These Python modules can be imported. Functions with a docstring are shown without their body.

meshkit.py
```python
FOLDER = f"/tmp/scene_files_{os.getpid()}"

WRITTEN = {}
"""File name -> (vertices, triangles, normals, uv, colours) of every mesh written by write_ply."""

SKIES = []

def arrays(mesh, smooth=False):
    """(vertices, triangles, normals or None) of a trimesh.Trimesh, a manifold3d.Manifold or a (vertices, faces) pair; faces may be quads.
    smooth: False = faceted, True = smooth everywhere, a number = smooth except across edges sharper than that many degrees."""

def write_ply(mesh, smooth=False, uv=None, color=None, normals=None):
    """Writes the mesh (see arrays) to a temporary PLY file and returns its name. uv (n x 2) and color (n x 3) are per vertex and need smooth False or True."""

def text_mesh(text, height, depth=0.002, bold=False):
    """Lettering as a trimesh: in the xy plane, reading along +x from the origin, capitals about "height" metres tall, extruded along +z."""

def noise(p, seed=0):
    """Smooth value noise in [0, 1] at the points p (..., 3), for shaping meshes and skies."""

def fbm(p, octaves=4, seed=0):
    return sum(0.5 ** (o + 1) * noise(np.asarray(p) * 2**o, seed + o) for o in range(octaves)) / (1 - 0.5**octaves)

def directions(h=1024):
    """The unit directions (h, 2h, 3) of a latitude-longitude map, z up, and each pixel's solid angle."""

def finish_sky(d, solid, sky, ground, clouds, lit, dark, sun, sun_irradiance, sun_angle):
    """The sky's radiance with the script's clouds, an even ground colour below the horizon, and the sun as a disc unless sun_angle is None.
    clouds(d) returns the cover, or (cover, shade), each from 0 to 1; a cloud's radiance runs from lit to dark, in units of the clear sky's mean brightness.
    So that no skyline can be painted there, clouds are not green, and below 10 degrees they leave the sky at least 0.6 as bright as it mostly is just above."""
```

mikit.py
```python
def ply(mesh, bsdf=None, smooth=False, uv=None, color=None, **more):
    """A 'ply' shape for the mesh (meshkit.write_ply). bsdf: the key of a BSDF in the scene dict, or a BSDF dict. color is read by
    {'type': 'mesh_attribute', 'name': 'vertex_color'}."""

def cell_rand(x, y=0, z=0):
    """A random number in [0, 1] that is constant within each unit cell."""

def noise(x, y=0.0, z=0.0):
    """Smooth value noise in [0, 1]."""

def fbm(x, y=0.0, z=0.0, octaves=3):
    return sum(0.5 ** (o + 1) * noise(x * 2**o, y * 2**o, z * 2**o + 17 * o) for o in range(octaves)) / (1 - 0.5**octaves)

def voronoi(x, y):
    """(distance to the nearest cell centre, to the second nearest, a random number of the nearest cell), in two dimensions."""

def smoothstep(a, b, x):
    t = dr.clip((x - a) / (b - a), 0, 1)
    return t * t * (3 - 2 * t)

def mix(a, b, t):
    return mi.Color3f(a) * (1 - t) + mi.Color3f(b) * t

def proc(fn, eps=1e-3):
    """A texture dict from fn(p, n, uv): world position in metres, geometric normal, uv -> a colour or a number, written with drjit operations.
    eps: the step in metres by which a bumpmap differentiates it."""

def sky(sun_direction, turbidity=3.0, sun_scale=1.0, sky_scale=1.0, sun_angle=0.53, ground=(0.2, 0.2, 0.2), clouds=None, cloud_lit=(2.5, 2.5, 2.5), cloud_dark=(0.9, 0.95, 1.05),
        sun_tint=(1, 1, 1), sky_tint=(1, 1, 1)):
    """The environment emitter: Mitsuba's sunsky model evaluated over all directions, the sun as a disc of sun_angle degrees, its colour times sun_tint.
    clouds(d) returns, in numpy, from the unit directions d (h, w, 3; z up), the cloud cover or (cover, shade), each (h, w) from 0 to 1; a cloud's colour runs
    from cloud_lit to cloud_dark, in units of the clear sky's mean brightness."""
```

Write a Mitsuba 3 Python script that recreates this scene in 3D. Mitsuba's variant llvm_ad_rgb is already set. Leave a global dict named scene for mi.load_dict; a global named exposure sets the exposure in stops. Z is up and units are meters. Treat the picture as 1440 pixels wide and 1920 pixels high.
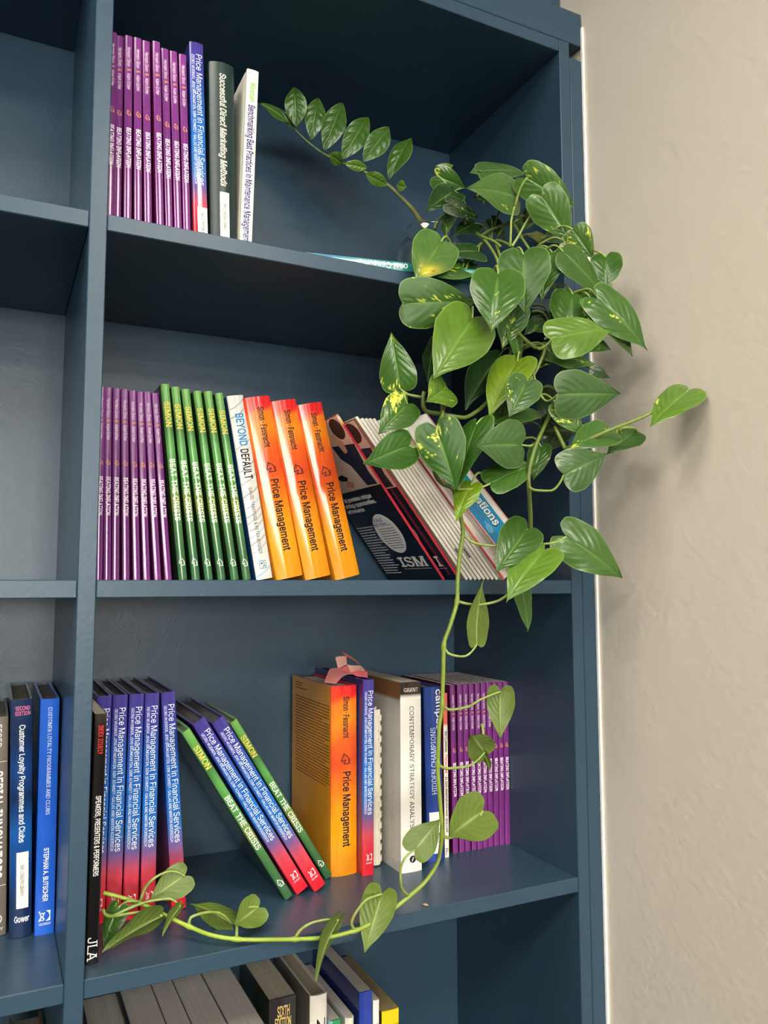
import math, random
import numpy as np, trimesh, mitsuba as mi, drjit as dr
import mikit, meshkit
from shapely.geometry import Polygon, LineString, Point, box as sbox
from shapely.ops import unary_union
from shapely import affinity

random.seed(7); np.random.seed(7)
T = mi.ScalarTransform4f
scene, labels = {}, {}
V = np.array

# ---------------------------------------------------------------- camera
EYE = V([-0.09241, -0.84380, -0.00449])
YAW, PITCH, ROLL = math.radians(26.11734), math.radians(5.17469), math.radians(-0.1148)
FWD = V([math.sin(YAW)*math.cos(PITCH), math.cos(YAW)*math.cos(PITCH), math.sin(PITCH)])
_r = np.cross(FWD, [0, 0, 1.0]); _r /= np.linalg.norm(_r); _u = np.cross(_r, FWD)
UP = -math.sin(ROLL)*_r + math.cos(ROLL)*_u
scene['camera'] = {'type': 'perspective', 'fov': 2*math.degrees(math.atan(720/1487.32)), 'fov_axis': 'x',
                   'to_world': T().look_at(origin=EYE.tolist(), target=(EYE+FWD).tolist(), up=UP.tolist()),
                   'near_clip': 0.01, 'far_clip': 50.0}
exposure = 1.8
# ---------------------------------------------------------------- lights (office ceiling panels, far row seen as streaks on the spines)
CEIL, FLOOR = 1.22, -1.56
PANELS = [(x, y, .30, .30, 6.0) for y in (-1.6, -3.4, -5.2, -7.0) for x in (-2.0, -.8, .4, 1.6)] + [(-.45, -.55, .30, .30, 3.6)]   # x, y, half width, half depth, radiance
PANEL_COLOR = (1.0, .93, .80)
WINDOW_GLOW = 7.0

# ---------------------------------------------------------------- helpers
_used = {}
def name_for(kind):
    n = _used.get(kind, 0); _used[kind] = n+1
    return kind if n == 0 else f'{kind}_{n:03d}'
def put(key, mesh, bsdf, smooth=False, color=None, to_world=None, **m):
    d = mesh if isinstance(mesh, dict) else mikit.ply(mesh, bsdf, smooth=smooth, color=color)
    if to_world is not None: d = {**d, 'to_world': to_world}
    base = key; n = 0
    while key in scene: n += 1; key = f'{base}_{n:03d}'
    scene[key] = d
    if m: labels[key] = m
    return key
def tag(key, label, category, group=None, kind=None):
    labels[key] = {'label': label, 'category': category}
    if group: labels[key]['group'] = group
    if kind: labels[key]['kind'] = kind
def struct(key, mesh, bsdf, label, smooth=False, to_world=None):
    put(key, mesh, bsdf, smooth, to_world=to_world); labels[key] = {'label': label, 'category': key.split('_')[0], 'kind': 'structure'}
def ext(x0, x1, y0, y1, z0, z1, bev=0.0):
    if not bev:
        m = trimesh.creation.box(extents=(x1-x0, y1-y0, z1-z0)); m.apply_translation(((x0+x1)/2, (y0+y1)/2, (z0+z1)/2)); return m
    pts = []
    for sx in (0, 1):
        for sy in (0, 1):
            for sz in (0, 1):
                x, y, z = (x0, x1)[sx], (y0, y1)[sy], (z0, z1)[sz]
                bx, by, bz = bev*(1-2*sx), bev*(1-2*sy), bev*(1-2*sz)
                pts += [(x, y+by, z+bz), (x+bx, y, z+bz), (x+bx, y+by, z)]
    return trimesh.convex.convex_hull(np.array(pts))
def srgb(*c):
    c = np.array(c, float)/255
    return np.where(c < .04045, c/12.92, ((c+.055)/1.055)**2.4)
def join(parts):
    """[(vertices, faces, colours)] -> one mesh and its vertex colours"""
    vs, fs, cs, n = [], [], [], 0
    for v, f, c in parts:
        v = np.asarray(v, float); c = np.broadcast_to(np.asarray(c, float), (len(v), 3))
        vs.append(v); fs.append(np.asarray(f, int)+n); cs.append(c); n += len(v)
    return trimesh.Trimesh(np.vstack(vs), np.vstack(fs), process=False), np.vstack(cs)
def lerp_stops(stops, t):
    ts = [s[0] for s in stops]; cs = np.array([srgb(*s[1]) for s in stops])
    return np.stack([np.interp(t, ts, cs[:, k]) for k in range(3)], -1)

# ---------------------------------------------------------------- materials
def principled(key, **k):
    k.setdefault('roughness', .5)
    c = k.pop('color', None)
    d = {'type': 'principled', **k}
    d['base_color'] = {'type': 'mesh_attribute', 'name': 'vertex_color'} if c is None else ({'type': 'rgb', 'value': [float(x) for x in c]} if not isinstance(c, dict) else c)
    scene[key] = {'type': 'twosided', 'nested': d}
principled('vc_gloss', roughness=.12, specular=.55)
principled('vc_satin', roughness=.34, specular=.5)
principled('vc_matte', roughness=.7, specular=.3)
principled('vc_leaf', roughness=.24, specular=.42)
principled('vc_leaf_dull', roughness=.4, specular=.35)
def paint_bump(p, n, uv):
    return mikit.fbm(p.x*420, p.y*420, p.z*260, 2)
def paint(key, col, rough, spec, bump):
    scene[key] = {'type': 'twosided', 'nested': {'type': 'bumpmap', 'scale': bump, 'arbitrary': mikit.proc(paint_bump, eps=4e-4),
        'bsdf': {'type': 'principled', 'base_color': {'type': 'rgb', 'value': [float(x) for x in col]}, 'roughness': rough, 'specular': spec}}}
paint('blue_paint', srgb(47, 71, 90), .34, .45, .00012)
def wall_bump(p, n, uv):
    return mikit.fbm(p.x*160, p.y*160, p.z*160, 3)
scene['wall_paint'] = {'type': 'twosided', 'nested': {'type': 'bumpmap', 'scale': .0006, 'arbitrary': mikit.proc(wall_bump, eps=1e-3),
    'bsdf': {'type': 'principled', 'base_color': {'type': 'rgb', 'value': srgb(217, 209, 196).tolist()}, 'roughness': .55, 'specular': .35}}}
principled('room_wall', color=srgb(140, 136, 130), roughness=.8, specular=.2)
principled('room_ceiling', color=srgb(170, 168, 162), roughness=.8, specular=.2)
principled('room_floor', color=srgb(44, 42, 40), roughness=.8, specular=.2)
principled('white_trim', color=srgb(246, 244, 238), roughness=.5)
principled('lamp_frame', color=srgb(235, 235, 235), roughness=.5)

# ---------------------------------------------------------------- the room
WX, RX = 0.6417, 4.2
struct('wall_right', ext(WX, WX+.14, -.9, .34, FLOOR, CEIL), 'wall_paint', 'pale greige side wall with fine roller texture right of the blue bookcase')
struct('wall_back', ext(-4.2, RX, .325, .42, FLOOR, CEIL), 'room_wall', 'wall behind the blue bookcase')
struct('wall_left', ext(-4.3, -4.2, -9.5, .42, FLOOR, CEIL), 'room_wall', 'left wall of the office')
struct('wall_far', ext(RX, RX+.1, -9.5, .42, FLOOR, CEIL), 'room_wall', 'right wall of the office')
struct('wall_front', ext(-4.3, RX+.1, -9.6, -9.5, FLOOR, CEIL), 'room_wall', 'far office wall behind the camera')
struct('floor', ext(-4.3, RX+.1, -9.6, .42, FLOOR-.05, FLOOR), 'room_floor', 'dark grey office floor')
struct('ceiling', ext(-4.3, RX+.1, -9.6, .42, CEIL, CEIL+.05), 'room_ceiling', 'white office ceiling')
for i, (x0, x1) in enumerate(((-4.0, -2.4), (-2.2, -.6), (-.4, 1.0))):   # daylit windows in the far wall
    z0, z1 = -.25, 1.05
    fr = trimesh.util.concatenate([ext(x0-.05, x1+.05, -9.5, -9.44, z0-.05, z0), ext(x0-.05, x1+.05, -9.5, -9.44, z1, z1+.05), ext(x0-.05, x0, -9.5, -9.44, z0, z1),
                                   ext(x1, x1+.05, -9.5, -9.44, z0, z1), ext((x0+x1)/2-.025, (x0+x1)/2+.025, -9.5, -9.44, z0, z1)])
    k = f'window_{i+1}'
    put(k+'__frame', fr, 'white_trim')
    q = trimesh.Trimesh([[x0, -9.48, z0], [x1, -9.48, z0], [x1, -9.48, z1], [x0, -9.48, z1]], [[0, 2, 1], [0, 3, 2]], process=False)
    put(k+'__pane', {**mikit.ply(q, 'white_trim'), 'emitter': {'type': 'area', 'radiance': {'type': 'rgb', 'value': [WINDOW_GLOW*c for c in (1.0, .96, .89)]}}}, None)
    labels[k] = {'label': 'daylit office window', 'category': 'window', 'kind': 'structure'}
struct('trim_1', ext(WX-.0036, WX-.0001, -.0048, .0, FLOOR, .795, .0008), 'white_trim', 'thin white sealant strip between the blue stile and the wall')
for x, y, a, b, rad in PANELS:
    k = name_for('ceiling_light')
    fr = trimesh.util.concatenate([ext(x-a-.02, x+a+.02, y-b-.02, y-b, CEIL-.02, CEIL-.001), ext(x-a-.02, x+a+.02, y+b, y+b+.02, CEIL-.02, CEIL-.001),
                                   ext(x-a-.02, x-a, y-b, y+b, CEIL-.02, CEIL-.001), ext(x+a, x+a+.02, y-b, y+b, CEIL-.02, CEIL-.001)])
    put(k+'__frame', fr, 'lamp_frame')
    q = trimesh.Trimesh([[x-a, y-b, CEIL-.012], [x-a, y+b, CEIL-.012], [x+a, y+b, CEIL-.012], [x+a, y-b, CEIL-.012]], [[0, 1, 2], [0, 2, 3]], process=False)
    put(k+'__diffuser', {**mikit.ply(q, 'lamp_frame'), 'emitter': {'type': 'area', 'radiance': {'type': 'rgb', 'value': [rad*c for c in PANEL_COLOR]}}}, None)
    tag(k, 'square white ceiling light panel in the office', 'ceiling light', 'ceiling light panels')
# ---------------------------------------------------------------- the bookcase
D, TK = .304, .018
ZA, ZB, ZC, ZD = .3818, 0.0, -.3827, -.7655
TB = .7485
bc = 'bookcase'
tag(bc, 'built-in dark blue painted bookcase filled with books against the side wall', 'bookcase')
def bpart(n, *e, label=None):
    k = put(f'{bc}__{n}', ext(*e, bev=.0009), 'blue_paint')
    if label: labels[k] = {'label': label}
BOT = -1.53
bpart('side_panel', .600, .618, 0, D, BOT, TB+TK)
bpart('filler_strip', .6185, .6410, 0, .02, BOT, TB-.004, label='blue filler strip beside the wall')
bpart('divider', -.0179, -.0001, 0, D, BOT, TB)
bpart('divider', -.6359, -.618, 0, D, BOT, TB)
bpart('top_panel', -.6359, .5998, .0002, D, TB, TB+TK)
bpart('top_rail', -.6359, .6410, 0, .02, TB+TK+.0004, .8168, label='blue rail along the top of the bookcase')
bpart('upper_panel', -.6359, .6405, .045, .065, .8169, 1.215)
bpart('back_panel', -.6359, .618, D+.0002, D+.012, BOT, 1.215)
for z in (ZA, ZB, ZC, ZD, -1.148):
    for x0, x1 in ((.0002, .5998), (-.6178, -.0181)):
        bpart('shelf', x0, x1, .0004, D, z-TK, z)
# ---------------------------------------------------------------- lettering and print
_tc = {}
def glyphs(s, serif=False, bold=False):
    """unit lettering: capitals 1 high, as shapely shape"""
    k = (s, serif, bold)
    if k in _tc: return _tc[k]
    m = meshkit.text_mesh(s, 1.0, 1.0, bold)
    f = m.faces[(m.vertices[m.faces][:, :, 2].max(1) < .01)]
    sh = unary_union([Polygon(m.vertices[t][:, :2]).buffer(.003, 1) for t in f])
    if serif:
        add = []
        for y0, y1 in ((0.0, .07), (.93, 1.0)):
            for g in getattr(sh.intersection(sbox(-1, y0-.03, 999, y1+.03)), 'geoms', [sh.intersection(sbox(-1, y0-.03, 999, y1+.03))]):
                if g.is_empty: continue
                a, b, c, d = g.bounds
                if c-a < .32: add.append(sbox(a-.1, y0, c+.1, y1))
        sh = unary_union([sh]+add)
    sh = sh.simplify(.012)
    _tc[k] = sh
    return sh
def extrude(sh, depth, bands=None):
    if bands:   # cut into narrow bands so that the lettering can follow a rounded spine
        a = 'xy'.index(bands[0]); lo, hi = sh.bounds[a], sh.bounds[a+2]; n = max(1, int(math.ceil((hi-lo)/bands[1]-.2))); e = np.linspace(lo-1e-6, hi+1e-6, n+1); big = 1e3
        cut = []
        for i in range(n):
            q = sh.intersection(sbox(e[i], -big, e[i+1], big) if a == 0 else sbox(-big, e[i], big, e[i+1]))
            cut += list(getattr(q, 'geoms', [q]))
        sh = type('S', (), {'geoms': cut})()
    gs = [g for g in getattr(sh, 'geoms', [sh]) if g.geom_type == 'Polygon' and g.area > 1e-9]
    return trimesh.util.concatenate([trimesh.creation.extrude_polygon(g, depth, engine='earcut') for g in gs])
def unit_text(s, serif=False, bold=False, italic=0.0):
    g = glyphs(s, serif, bold)
    m = extrude(unary_union([]) if g.is_empty else g, 1.0, bands=('y', .2)).copy()
    v = m.vertices.copy()
    if italic: v[:, 0] += italic*v[:, 1]
    lo, hi = v[:, 0].min(), v[:, 0].max(); v[:, 0] = (v[:, 0]-lo)/(hi-lo)
    return trimesh.Trimesh(v, m.faces, process=False)
TXT = .00014
HORSE = unary_union([LineString(p).buffer(.045) for p in (
    [(.05, .45), (.2, .75), (.3, 1.0), (.42, .85), (.7, .75), (.88, .45), (.9, .1)], [(.05, .45), (.02, .3), (.15, .22), (.3, .35), (.5, .38), (.42, .2), (.25, 0.0), (.9, 0.0)],
    [(.3, .66), (.36, .66)])]+[sbox(.98, -.05, 1.06, .55)])
GMARK = unary_union([sbox(.55, 0, 1, 1).difference(Point(.42, .5).buffer(.5)), sbox(0, .78, .12, 1), sbox(0, 0, .1, .16),
    affinity.scale(Point(.28, .62).buffer(.2), .9, 1).difference(Point(.28, .62).buffer(.1)), affinity.scale(Point(.28, .22).buffer(.2), 1.1, .9).difference(Point(.28, .22).buffer(.1)), sbox(.38, .74, .55, .82)])
APPLE = unary_union([affinity.scale(Point(.5, .4).buffer(.38), 1.05, 1), affinity.rotate(affinity.scale(Point(.58, .88).buffer(.12), .5, 1.1), -35)]).difference(Point(.98, .5).buffer(.17))
def logo_mesh(sh):
    m = extrude(sh, 1.0)
    return m
# ---------------------------------------------------------------- books
class Book:
    """local frame: spine at y = 0 facing -y, x across the thickness, z up; the meshes are shared by the copies"""
    def __init__(s, t, h, d, hard=True, spine=None, left=None, right=None, bulge=.0015, board=None, pages=(190, 184, 174), gloss='vc_gloss', page_drop=None, rough_pages=False):
        s.t, s.h, s.d, s.bulge = t, h, d, bulge
        s.parts = []
        bt = board or (.0026 if hard else .0005)
        drop = page_drop if page_drop is not None else (.0035 if hard else .0002)
        r = min(.0012 if hard else .0006, t*.2)
        out = [(0, d, 'L', 1)]
        if hard: out += [(0, .014, 'L', 0), (0, .0105, 'L', 0), (.0007, .0085, 'L', 0), (.0002, .0062, 'L', 0)]
        else: out += [(0, .006, 'L', 0)]
        out += [(0, s.prof(0)+r*1.3, 'L', 0), (r*.15, s.prof(0)+r*.55, 'S', 0)]
        xs = np.linspace(r*.55, t-r*.55, 13)
        out += [(x, s.prof(x), 'S', 0) for x in xs]
        out += [(t-r*.15, s.prof(0)+r*.55, 'S', 0)]
        out += [(t-x, y, 'R', 0) for x, y, q, _ in out[::-1] if q == 'L']
        yi = bulge+.0012
        inn = [(t-bt, d), (t-bt, yi), (bt, yi), (bt, d)]
        zs = np.linspace(0, h, 49)
        n = len(out); P = np.array([(o[0], o[1]) for o in out])
        vv, cc = [], []
        for z in zs:
            vv.append(np.c_[P, np.full(n, z)])
            c = np.zeros((n, 3))
            for i, o in enumerate(out):
                tz = 1-z/h
                fn = {'S': spine, 'L': left or spine, 'R': right or left or spine}[o[2]]
                c[i] = fn(tz, o[0]/t if o[2] == 'S' else min(1, o[1]/d))
            cc.append(c)
        vv, cc = np.vstack(vv), np.vstack(cc)
        f = []
        for k in range(len(zs)-1):
            for i in range(n-1):
                a, b = k*n+i, k*n+i+1
                f += [(a, b, b+n), (a, b+n, a+n)]
        pieces = [(vv, np.array(f), cc)]
        ring = Polygon(list(map(tuple, P))+inn)
        v2, f2 = trimesh.creation.triangulate_polygon(ring, engine='earcut')
        edge = spine(0, .5)*.9
        for z, fl in ((h, 1), (0, -1)):
            ff = np.array(f2)
            nz = np.cross(v2[ff[0][1]]-v2[ff[0][0]], v2[ff[0][2]]-v2[ff[0][0]])
            if nz*fl < 0: ff = ff[:, ::-1]
            pieces.append((np.c_[v2, np.full(len(v2), z)], ff, edge))
        iv = []; 
        for i in range(len(inn)-1):
            a, b = inn[i], inn[i+1]
            pieces.append(([(*a, 0), (*b, 0), (*b, h), (*a, h)], [(0, 1, 2), (0, 2, 3)], edge))
        for a, b in ((inn[-1], P[0]), (P[-1], inn[0])):
            pieces.append(([(*a, 0), (*b, 0), (*b, h), (*a, h)], [(0, 1, 2), (0, 2, 3)], edge))
        m, c = join(pieces)
        s.parts.append(('cover', mikit.ply(m, gloss, smooth=True, color=c), None))
        # pages: leaves bundled in thin strips of slightly varied tone, rounded in at the fore-edge
        x0, x1, y0, y1 = bt+.0002, t-bt-.0002, yi+.0004, d-(.004 if hard else .0006)
        k = max(6, min(40, int((x1-x0)/.0006))); xe = np.linspace(x0, x1, k+1); rng = random.Random(int(t*1e5)+int(h*1e4))
        pc = []
        for i in range(k):
            g = srgb(*pages)*(.88+.16*rng.random()); zj = h-drop-(.0006*rng.random() if rough_pages else 0.00012*rng.random())
            m = ext(xe[i], xe[i+1], y0, y1-.0003*rng.random(), drop, zj)
            v = m.vertices[m.faces].reshape(-1, 3)
            pc.append((v, np.arange(len(v)).reshape(-1, 3), g))
        m, c = join(pc)
        s.parts.append(('pages', mikit.ply(m, 'vc_matte', color=c), 'block of pale paper leaves'))
    def prof(s, x):
        return s.bulge*(2*np.asarray(x, float)/s.t-1)**2
    def map(s, m, face, X, Z, e):
        """lettering coordinates -> book surface; e: extrusion 0..1"""
        d = (.0001+TXT)*np.asarray(e)-.0001
        if face == 'S': return np.c_[X, s.prof(X)-d, Z]
        return np.c_[-d, X, Z]
    def text(s, part, string, z0, z1, xc, cap, color, serif=False, bold=False, italic=0.0, way='down', face='S', label=None, lift=0.0):
        """way down/up: along the spine between the fractions z0..z1 from the top, centred at xc*t, capitals cap (fraction of t) high;
        way across: upright lettering, x from z0*t to z1*t, baseline at fraction xc of the height, capitals cap metres"""
        m = unit_text(string, serif, bold, italic); v = m.vertices
        u, w, e = v[:, 0], v[:, 1], v[:, 2]
        if way == 'down': X = xc*s.t+(w-.5)*cap*s.t; Z = s.h*(1-(z0+u*(z1-z0)))
        elif way == 'up': X = xc*s.t-(w-.5)*cap*s.t; Z = s.h*(1-(z1-u*(z1-z0)))
        elif way == 'across': X = s.t*(z0+u*(z1-z0)); Z = s.h*(1-xc)+w*cap
        elif way == 'flip': X = s.t*(z1-u*(z1-z0)); Z = s.h*(1-xc)-w*cap
        elif way == 'cover': X = s.d*(z0+(1-u)*(z1-z0)); Z = s.h*(1-xc)+w*cap   # on the left board, z0..z1 fractions of the depth
        P = s.map(m, 'L' if way == 'cover' else face, X, Z, e*(1+lift))
        s.parts.append((part, mikit.ply(trimesh.Trimesh(P, m.faces, process=False), 'vc_matte', color=np.tile(srgb(*color), (len(P), 1))), label))
    def patch(s, part, shape, x0, x1, z0, z1, color, label=None, lift=0.0, face='S', mat='vc_matte'):
        """a printed shape or sticker: unit shape stretched to x0..x1 (fractions of t, or of the depth) and z0..z1 (fractions from the top, z1 lower)"""
        m = extrude(shape, 1.0, bands=('x', .1) if face == 'S' else None).copy(); v = m.vertices
        if face == 'S': X = s.t*(x0+v[:, 0]*(x1-x0))
        else: X = s.d*(x1-v[:, 0]*(x1-x0))
        Z = s.h*(1-z1)+v[:, 1]*s.h*(z1-z0)
        P = s.map(m, face, X, Z, v[:, 2]*(1+lift))
        s.parts.append((part, mikit.ply(trimesh.Trimesh(P, m.faces, process=False), mat, color=np.tile(srgb(*color), (len(P), 1))), label))
    def place(s, kind, x, y, z, theta, label, cat='book', group=None, yaw=0.0, mat=None):
        """theta > 0: the top leans to the left (radians)"""
        if theta < 0: z = z+s.t*math.sin(-theta)
        key = name_for(kind)
        to = mat or T().translate([x, y, z]).rotate([0, 0, 1], math.degrees(yaw)).rotate([0, 1, 0], -math.degrees(theta))
        for part, d, lab in s.parts:
            part = {'sticker_text': 'label_sticker__sticker_text', 'bubble_title': 'bubble__bubble_title', 'title_shadow': 'spine_panel__title_shadow', 'fruit_silhouette': 'spine_panel__fruit_silhouette'}.get(part, part)
            k = put(f'{key}__{part}', d, None, to_world=to)
            if lab: labels[k] = {'label': lab}
        tag(key, label, cat, group)
        return key
UNIT = sbox(0, 0, 1, 1)
def flat(*c):
    c = srgb(*c); return lambda tz, u: c
def grad(stops, noise=0.0, seed=0):
    def fn(tz, u):
        c = lerp_stops(stops, tz)
        return c*(1+noise*(meshkit.noise(V([tz*14+seed, u*2.2, seed*.37]))-.5)*2) if noise else c
    return fn
ORD = ['first', 'second', 'third', 'fourth', 'fifth', 'sixth', 'seventh', 'eighth', 'ninth', 'tenth']
DEEP = .3035

# the kinds of book
def purple_book(d):
    b = Book(.0087, .2331, d, False, grad([(0, (130, 64, 136)), (.5, (112, 46, 120)), (1, (120, 52, 124))], .06), flat(96, 30, 70), flat(110, 50, 120), bulge=.0009, pages=(205, 200, 192))
    b.text('author', 'Hermann Simon', .06, .158, .56, .46, (238, 225, 235))
    b.text('author', '&', .168, .182, .56, .46, (232, 170, 70), label='small orange ampersand')
    b.text('author', 'Adam Echter', .192, .275, .56, .46, (238, 225, 235))
    b.patch('emblem', HORSE, .28, .8, .378, .404, (235, 165, 90), 'small orange knight emblem')
    b.text('title', 'BEATING INFLATION', .468, .667, .58, .56, (250, 246, 248), bold=True)
    return b
def blue_red_book(d, gloss='vc_gloss'):
    b = Book(.0170, .251, d, True, grad([(0, (70, 58, 138)), (.14, (58, 64, 152)), (.28, (42, 90, 176)), (.5, (32, 104, 190)), (.63, (52, 104, 176)), (.71, (112, 92, 150)), (.79, (202, 74, 92)), (.9, (226, 44, 60)), (1, (218, 36, 52))], .07),
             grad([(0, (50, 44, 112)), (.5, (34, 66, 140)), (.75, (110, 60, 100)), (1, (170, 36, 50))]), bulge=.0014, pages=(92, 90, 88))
    b.text('title', 'Price Management in Financial Services', .058, .695, .655, .42, (246, 246, 250))
    b.text('authors', 'GEORG WUEBKER, JENS BAUMGARTEN, DIRK SCHMIDT-GALLAS AND MARTIN KODERISCH', .062, .69, .25, .19, (240, 240, 248))
    b.patch('emblem', GMARK, .33, .8, .892, .926, (250, 245, 246), 'white square publisher emblem')
    b.text('imprint', 'GOWER', .3, .82, .943, .0022, (245, 235, 238), way='across')
    return b
def green_book(d):
    b = Book(.0107, .2432, d, True, grad([(0, (112, 170, 88)), (.1, (100, 160, 80)), (.22, (66, 118, 60)), (.33, (92, 160, 82)), (.52, (84, 142, 74)), (.6, (128, 148, 62)), (.68, (74, 124, 70)), (.85, (60, 106, 66)), (1, (62, 108, 68))], .1, 3),
             grad([(0, (40, 60, 36)), (.5, (46, 64, 30)), (1, (22, 40, 24))]), bulge=.0022, pages=(120, 116, 108))
    b.text('author', 'SIMON', .092, .222, .5, .62, (246, 206, 96), serif=True, bold=True)
    b.text('title', 'BEAT THE CRISIS', .385, .70, .5, .58, (246, 244, 232), serif=True, bold=True)
    b.patch('emblem', HORSE, .2, .8, .885, .925, (240, 245, 238), 'white knight emblem')
    return b
def orange_spine(tz, u):
    n = meshkit.fbm(V([tz*7+2, u*1.5, 4.2]), 3)
    base = lerp_stops([(0, (226, 62, 40)), (.05, (228, 66, 40)), (.085, (238, 122, 34)), (.2, (238, 138, 34)), (.3, (228, 96, 36)), (.42, (222, 78, 38)), (.52, (232, 112, 30)), (.64, (240, 146, 26)), (.8, (244, 160, 24)), (1, (238, 150, 26))], tz+.09*(n-.5)+.03*(u-.5)*(tz < .5))
    red = srgb(224, 40, 44)
    w = max(0, 1-((tz/.075)**2+((u-.75)/.55)**2))
    w = min(1, w*3)
    e = max(0, 1-u/.12)*.3*(tz < .7)
    return base*(1-w)*(1-e)+red*(w+e-w*e)
def orange_book(d):
    def left(tz, u):
        return srgb(222, 152, 44)*(.97+.06*meshkit.noise(V([tz*5, u*5, 1.0])))
    b = Book(.0375, .2433, d, True, orange_spine, left, left, bulge=.0042, board=.003, pages=(196, 190, 180))
    b.text('author', 'Simon \u00b7 Fassnacht', .058, .28, .55, .22, (50, 26, 34), bold=True)
    b.patch('emblem', HORSE, .36, .68, .362, .416, (50, 26, 34), 'dark knight emblem')
    b.text('title', 'Price Management', .458, .85, .57, .28, (46, 24, 32), bold=True)
    return b
# ---------------------------------------------------------------- top shelf
A_PURPLE = [(0.0024, 0.0444, 0.0087), (0.0113, 0.0478, 0.0130), (0.0219, 0.0433, 0.0201), (0.0332, 0.0422, 0.0272), (0.0446, 0.0435, 0.0353), (0.0570, 0.0390, 0.0431), (0.0687, 0.0473, 0.0457), (0.0791, 0.0475, 0.0473), (0.0893, 0.0484, 0.0452)]
B_PURPLE = [(0.0144, 0.1487, 0.0157), (0.0242, 0.1503, 0.0228), (0.0337, 0.1501, 0.0221), (0.0457, 0.1500, 0.0337), (0.0585, 0.1530, 0.0459), (0.0706, 0.1542, 0.0577), (0.0831, 0.1509, 0.0767), (0.0960, 0.1514, 0.0917)]
B_GREEN = [(0.1107, 0.1391, 0.1129), (0.1283, 0.1464, 0.1272), (0.1456, 0.1508, 0.1425), (0.1626, 0.1533, 0.1489), (0.1780, 0.1471, 0.1621), (0.1945, 0.1498, 0.1688)]
B_ORANGE = [(0.2410, 0.1530, 0.2036), (0.2818, 0.1547, 0.2176), (0.3249, 0.1535, 0.2420)]
C_BLUERED = [(0.0169, 0.1262, -0.0042), (0.0344, 0.1250, -0.0042), (0.0525, 0.1237, -0.0042), (0.0718, 0.1238, 0.0030), (0.1078, 0.1261, 0.0723), (0.2539, 0.1055, 0.5499), (0.2763, 0.1037, 0.5498), (0.3516, 0.1274, -0.0040)]
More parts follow.
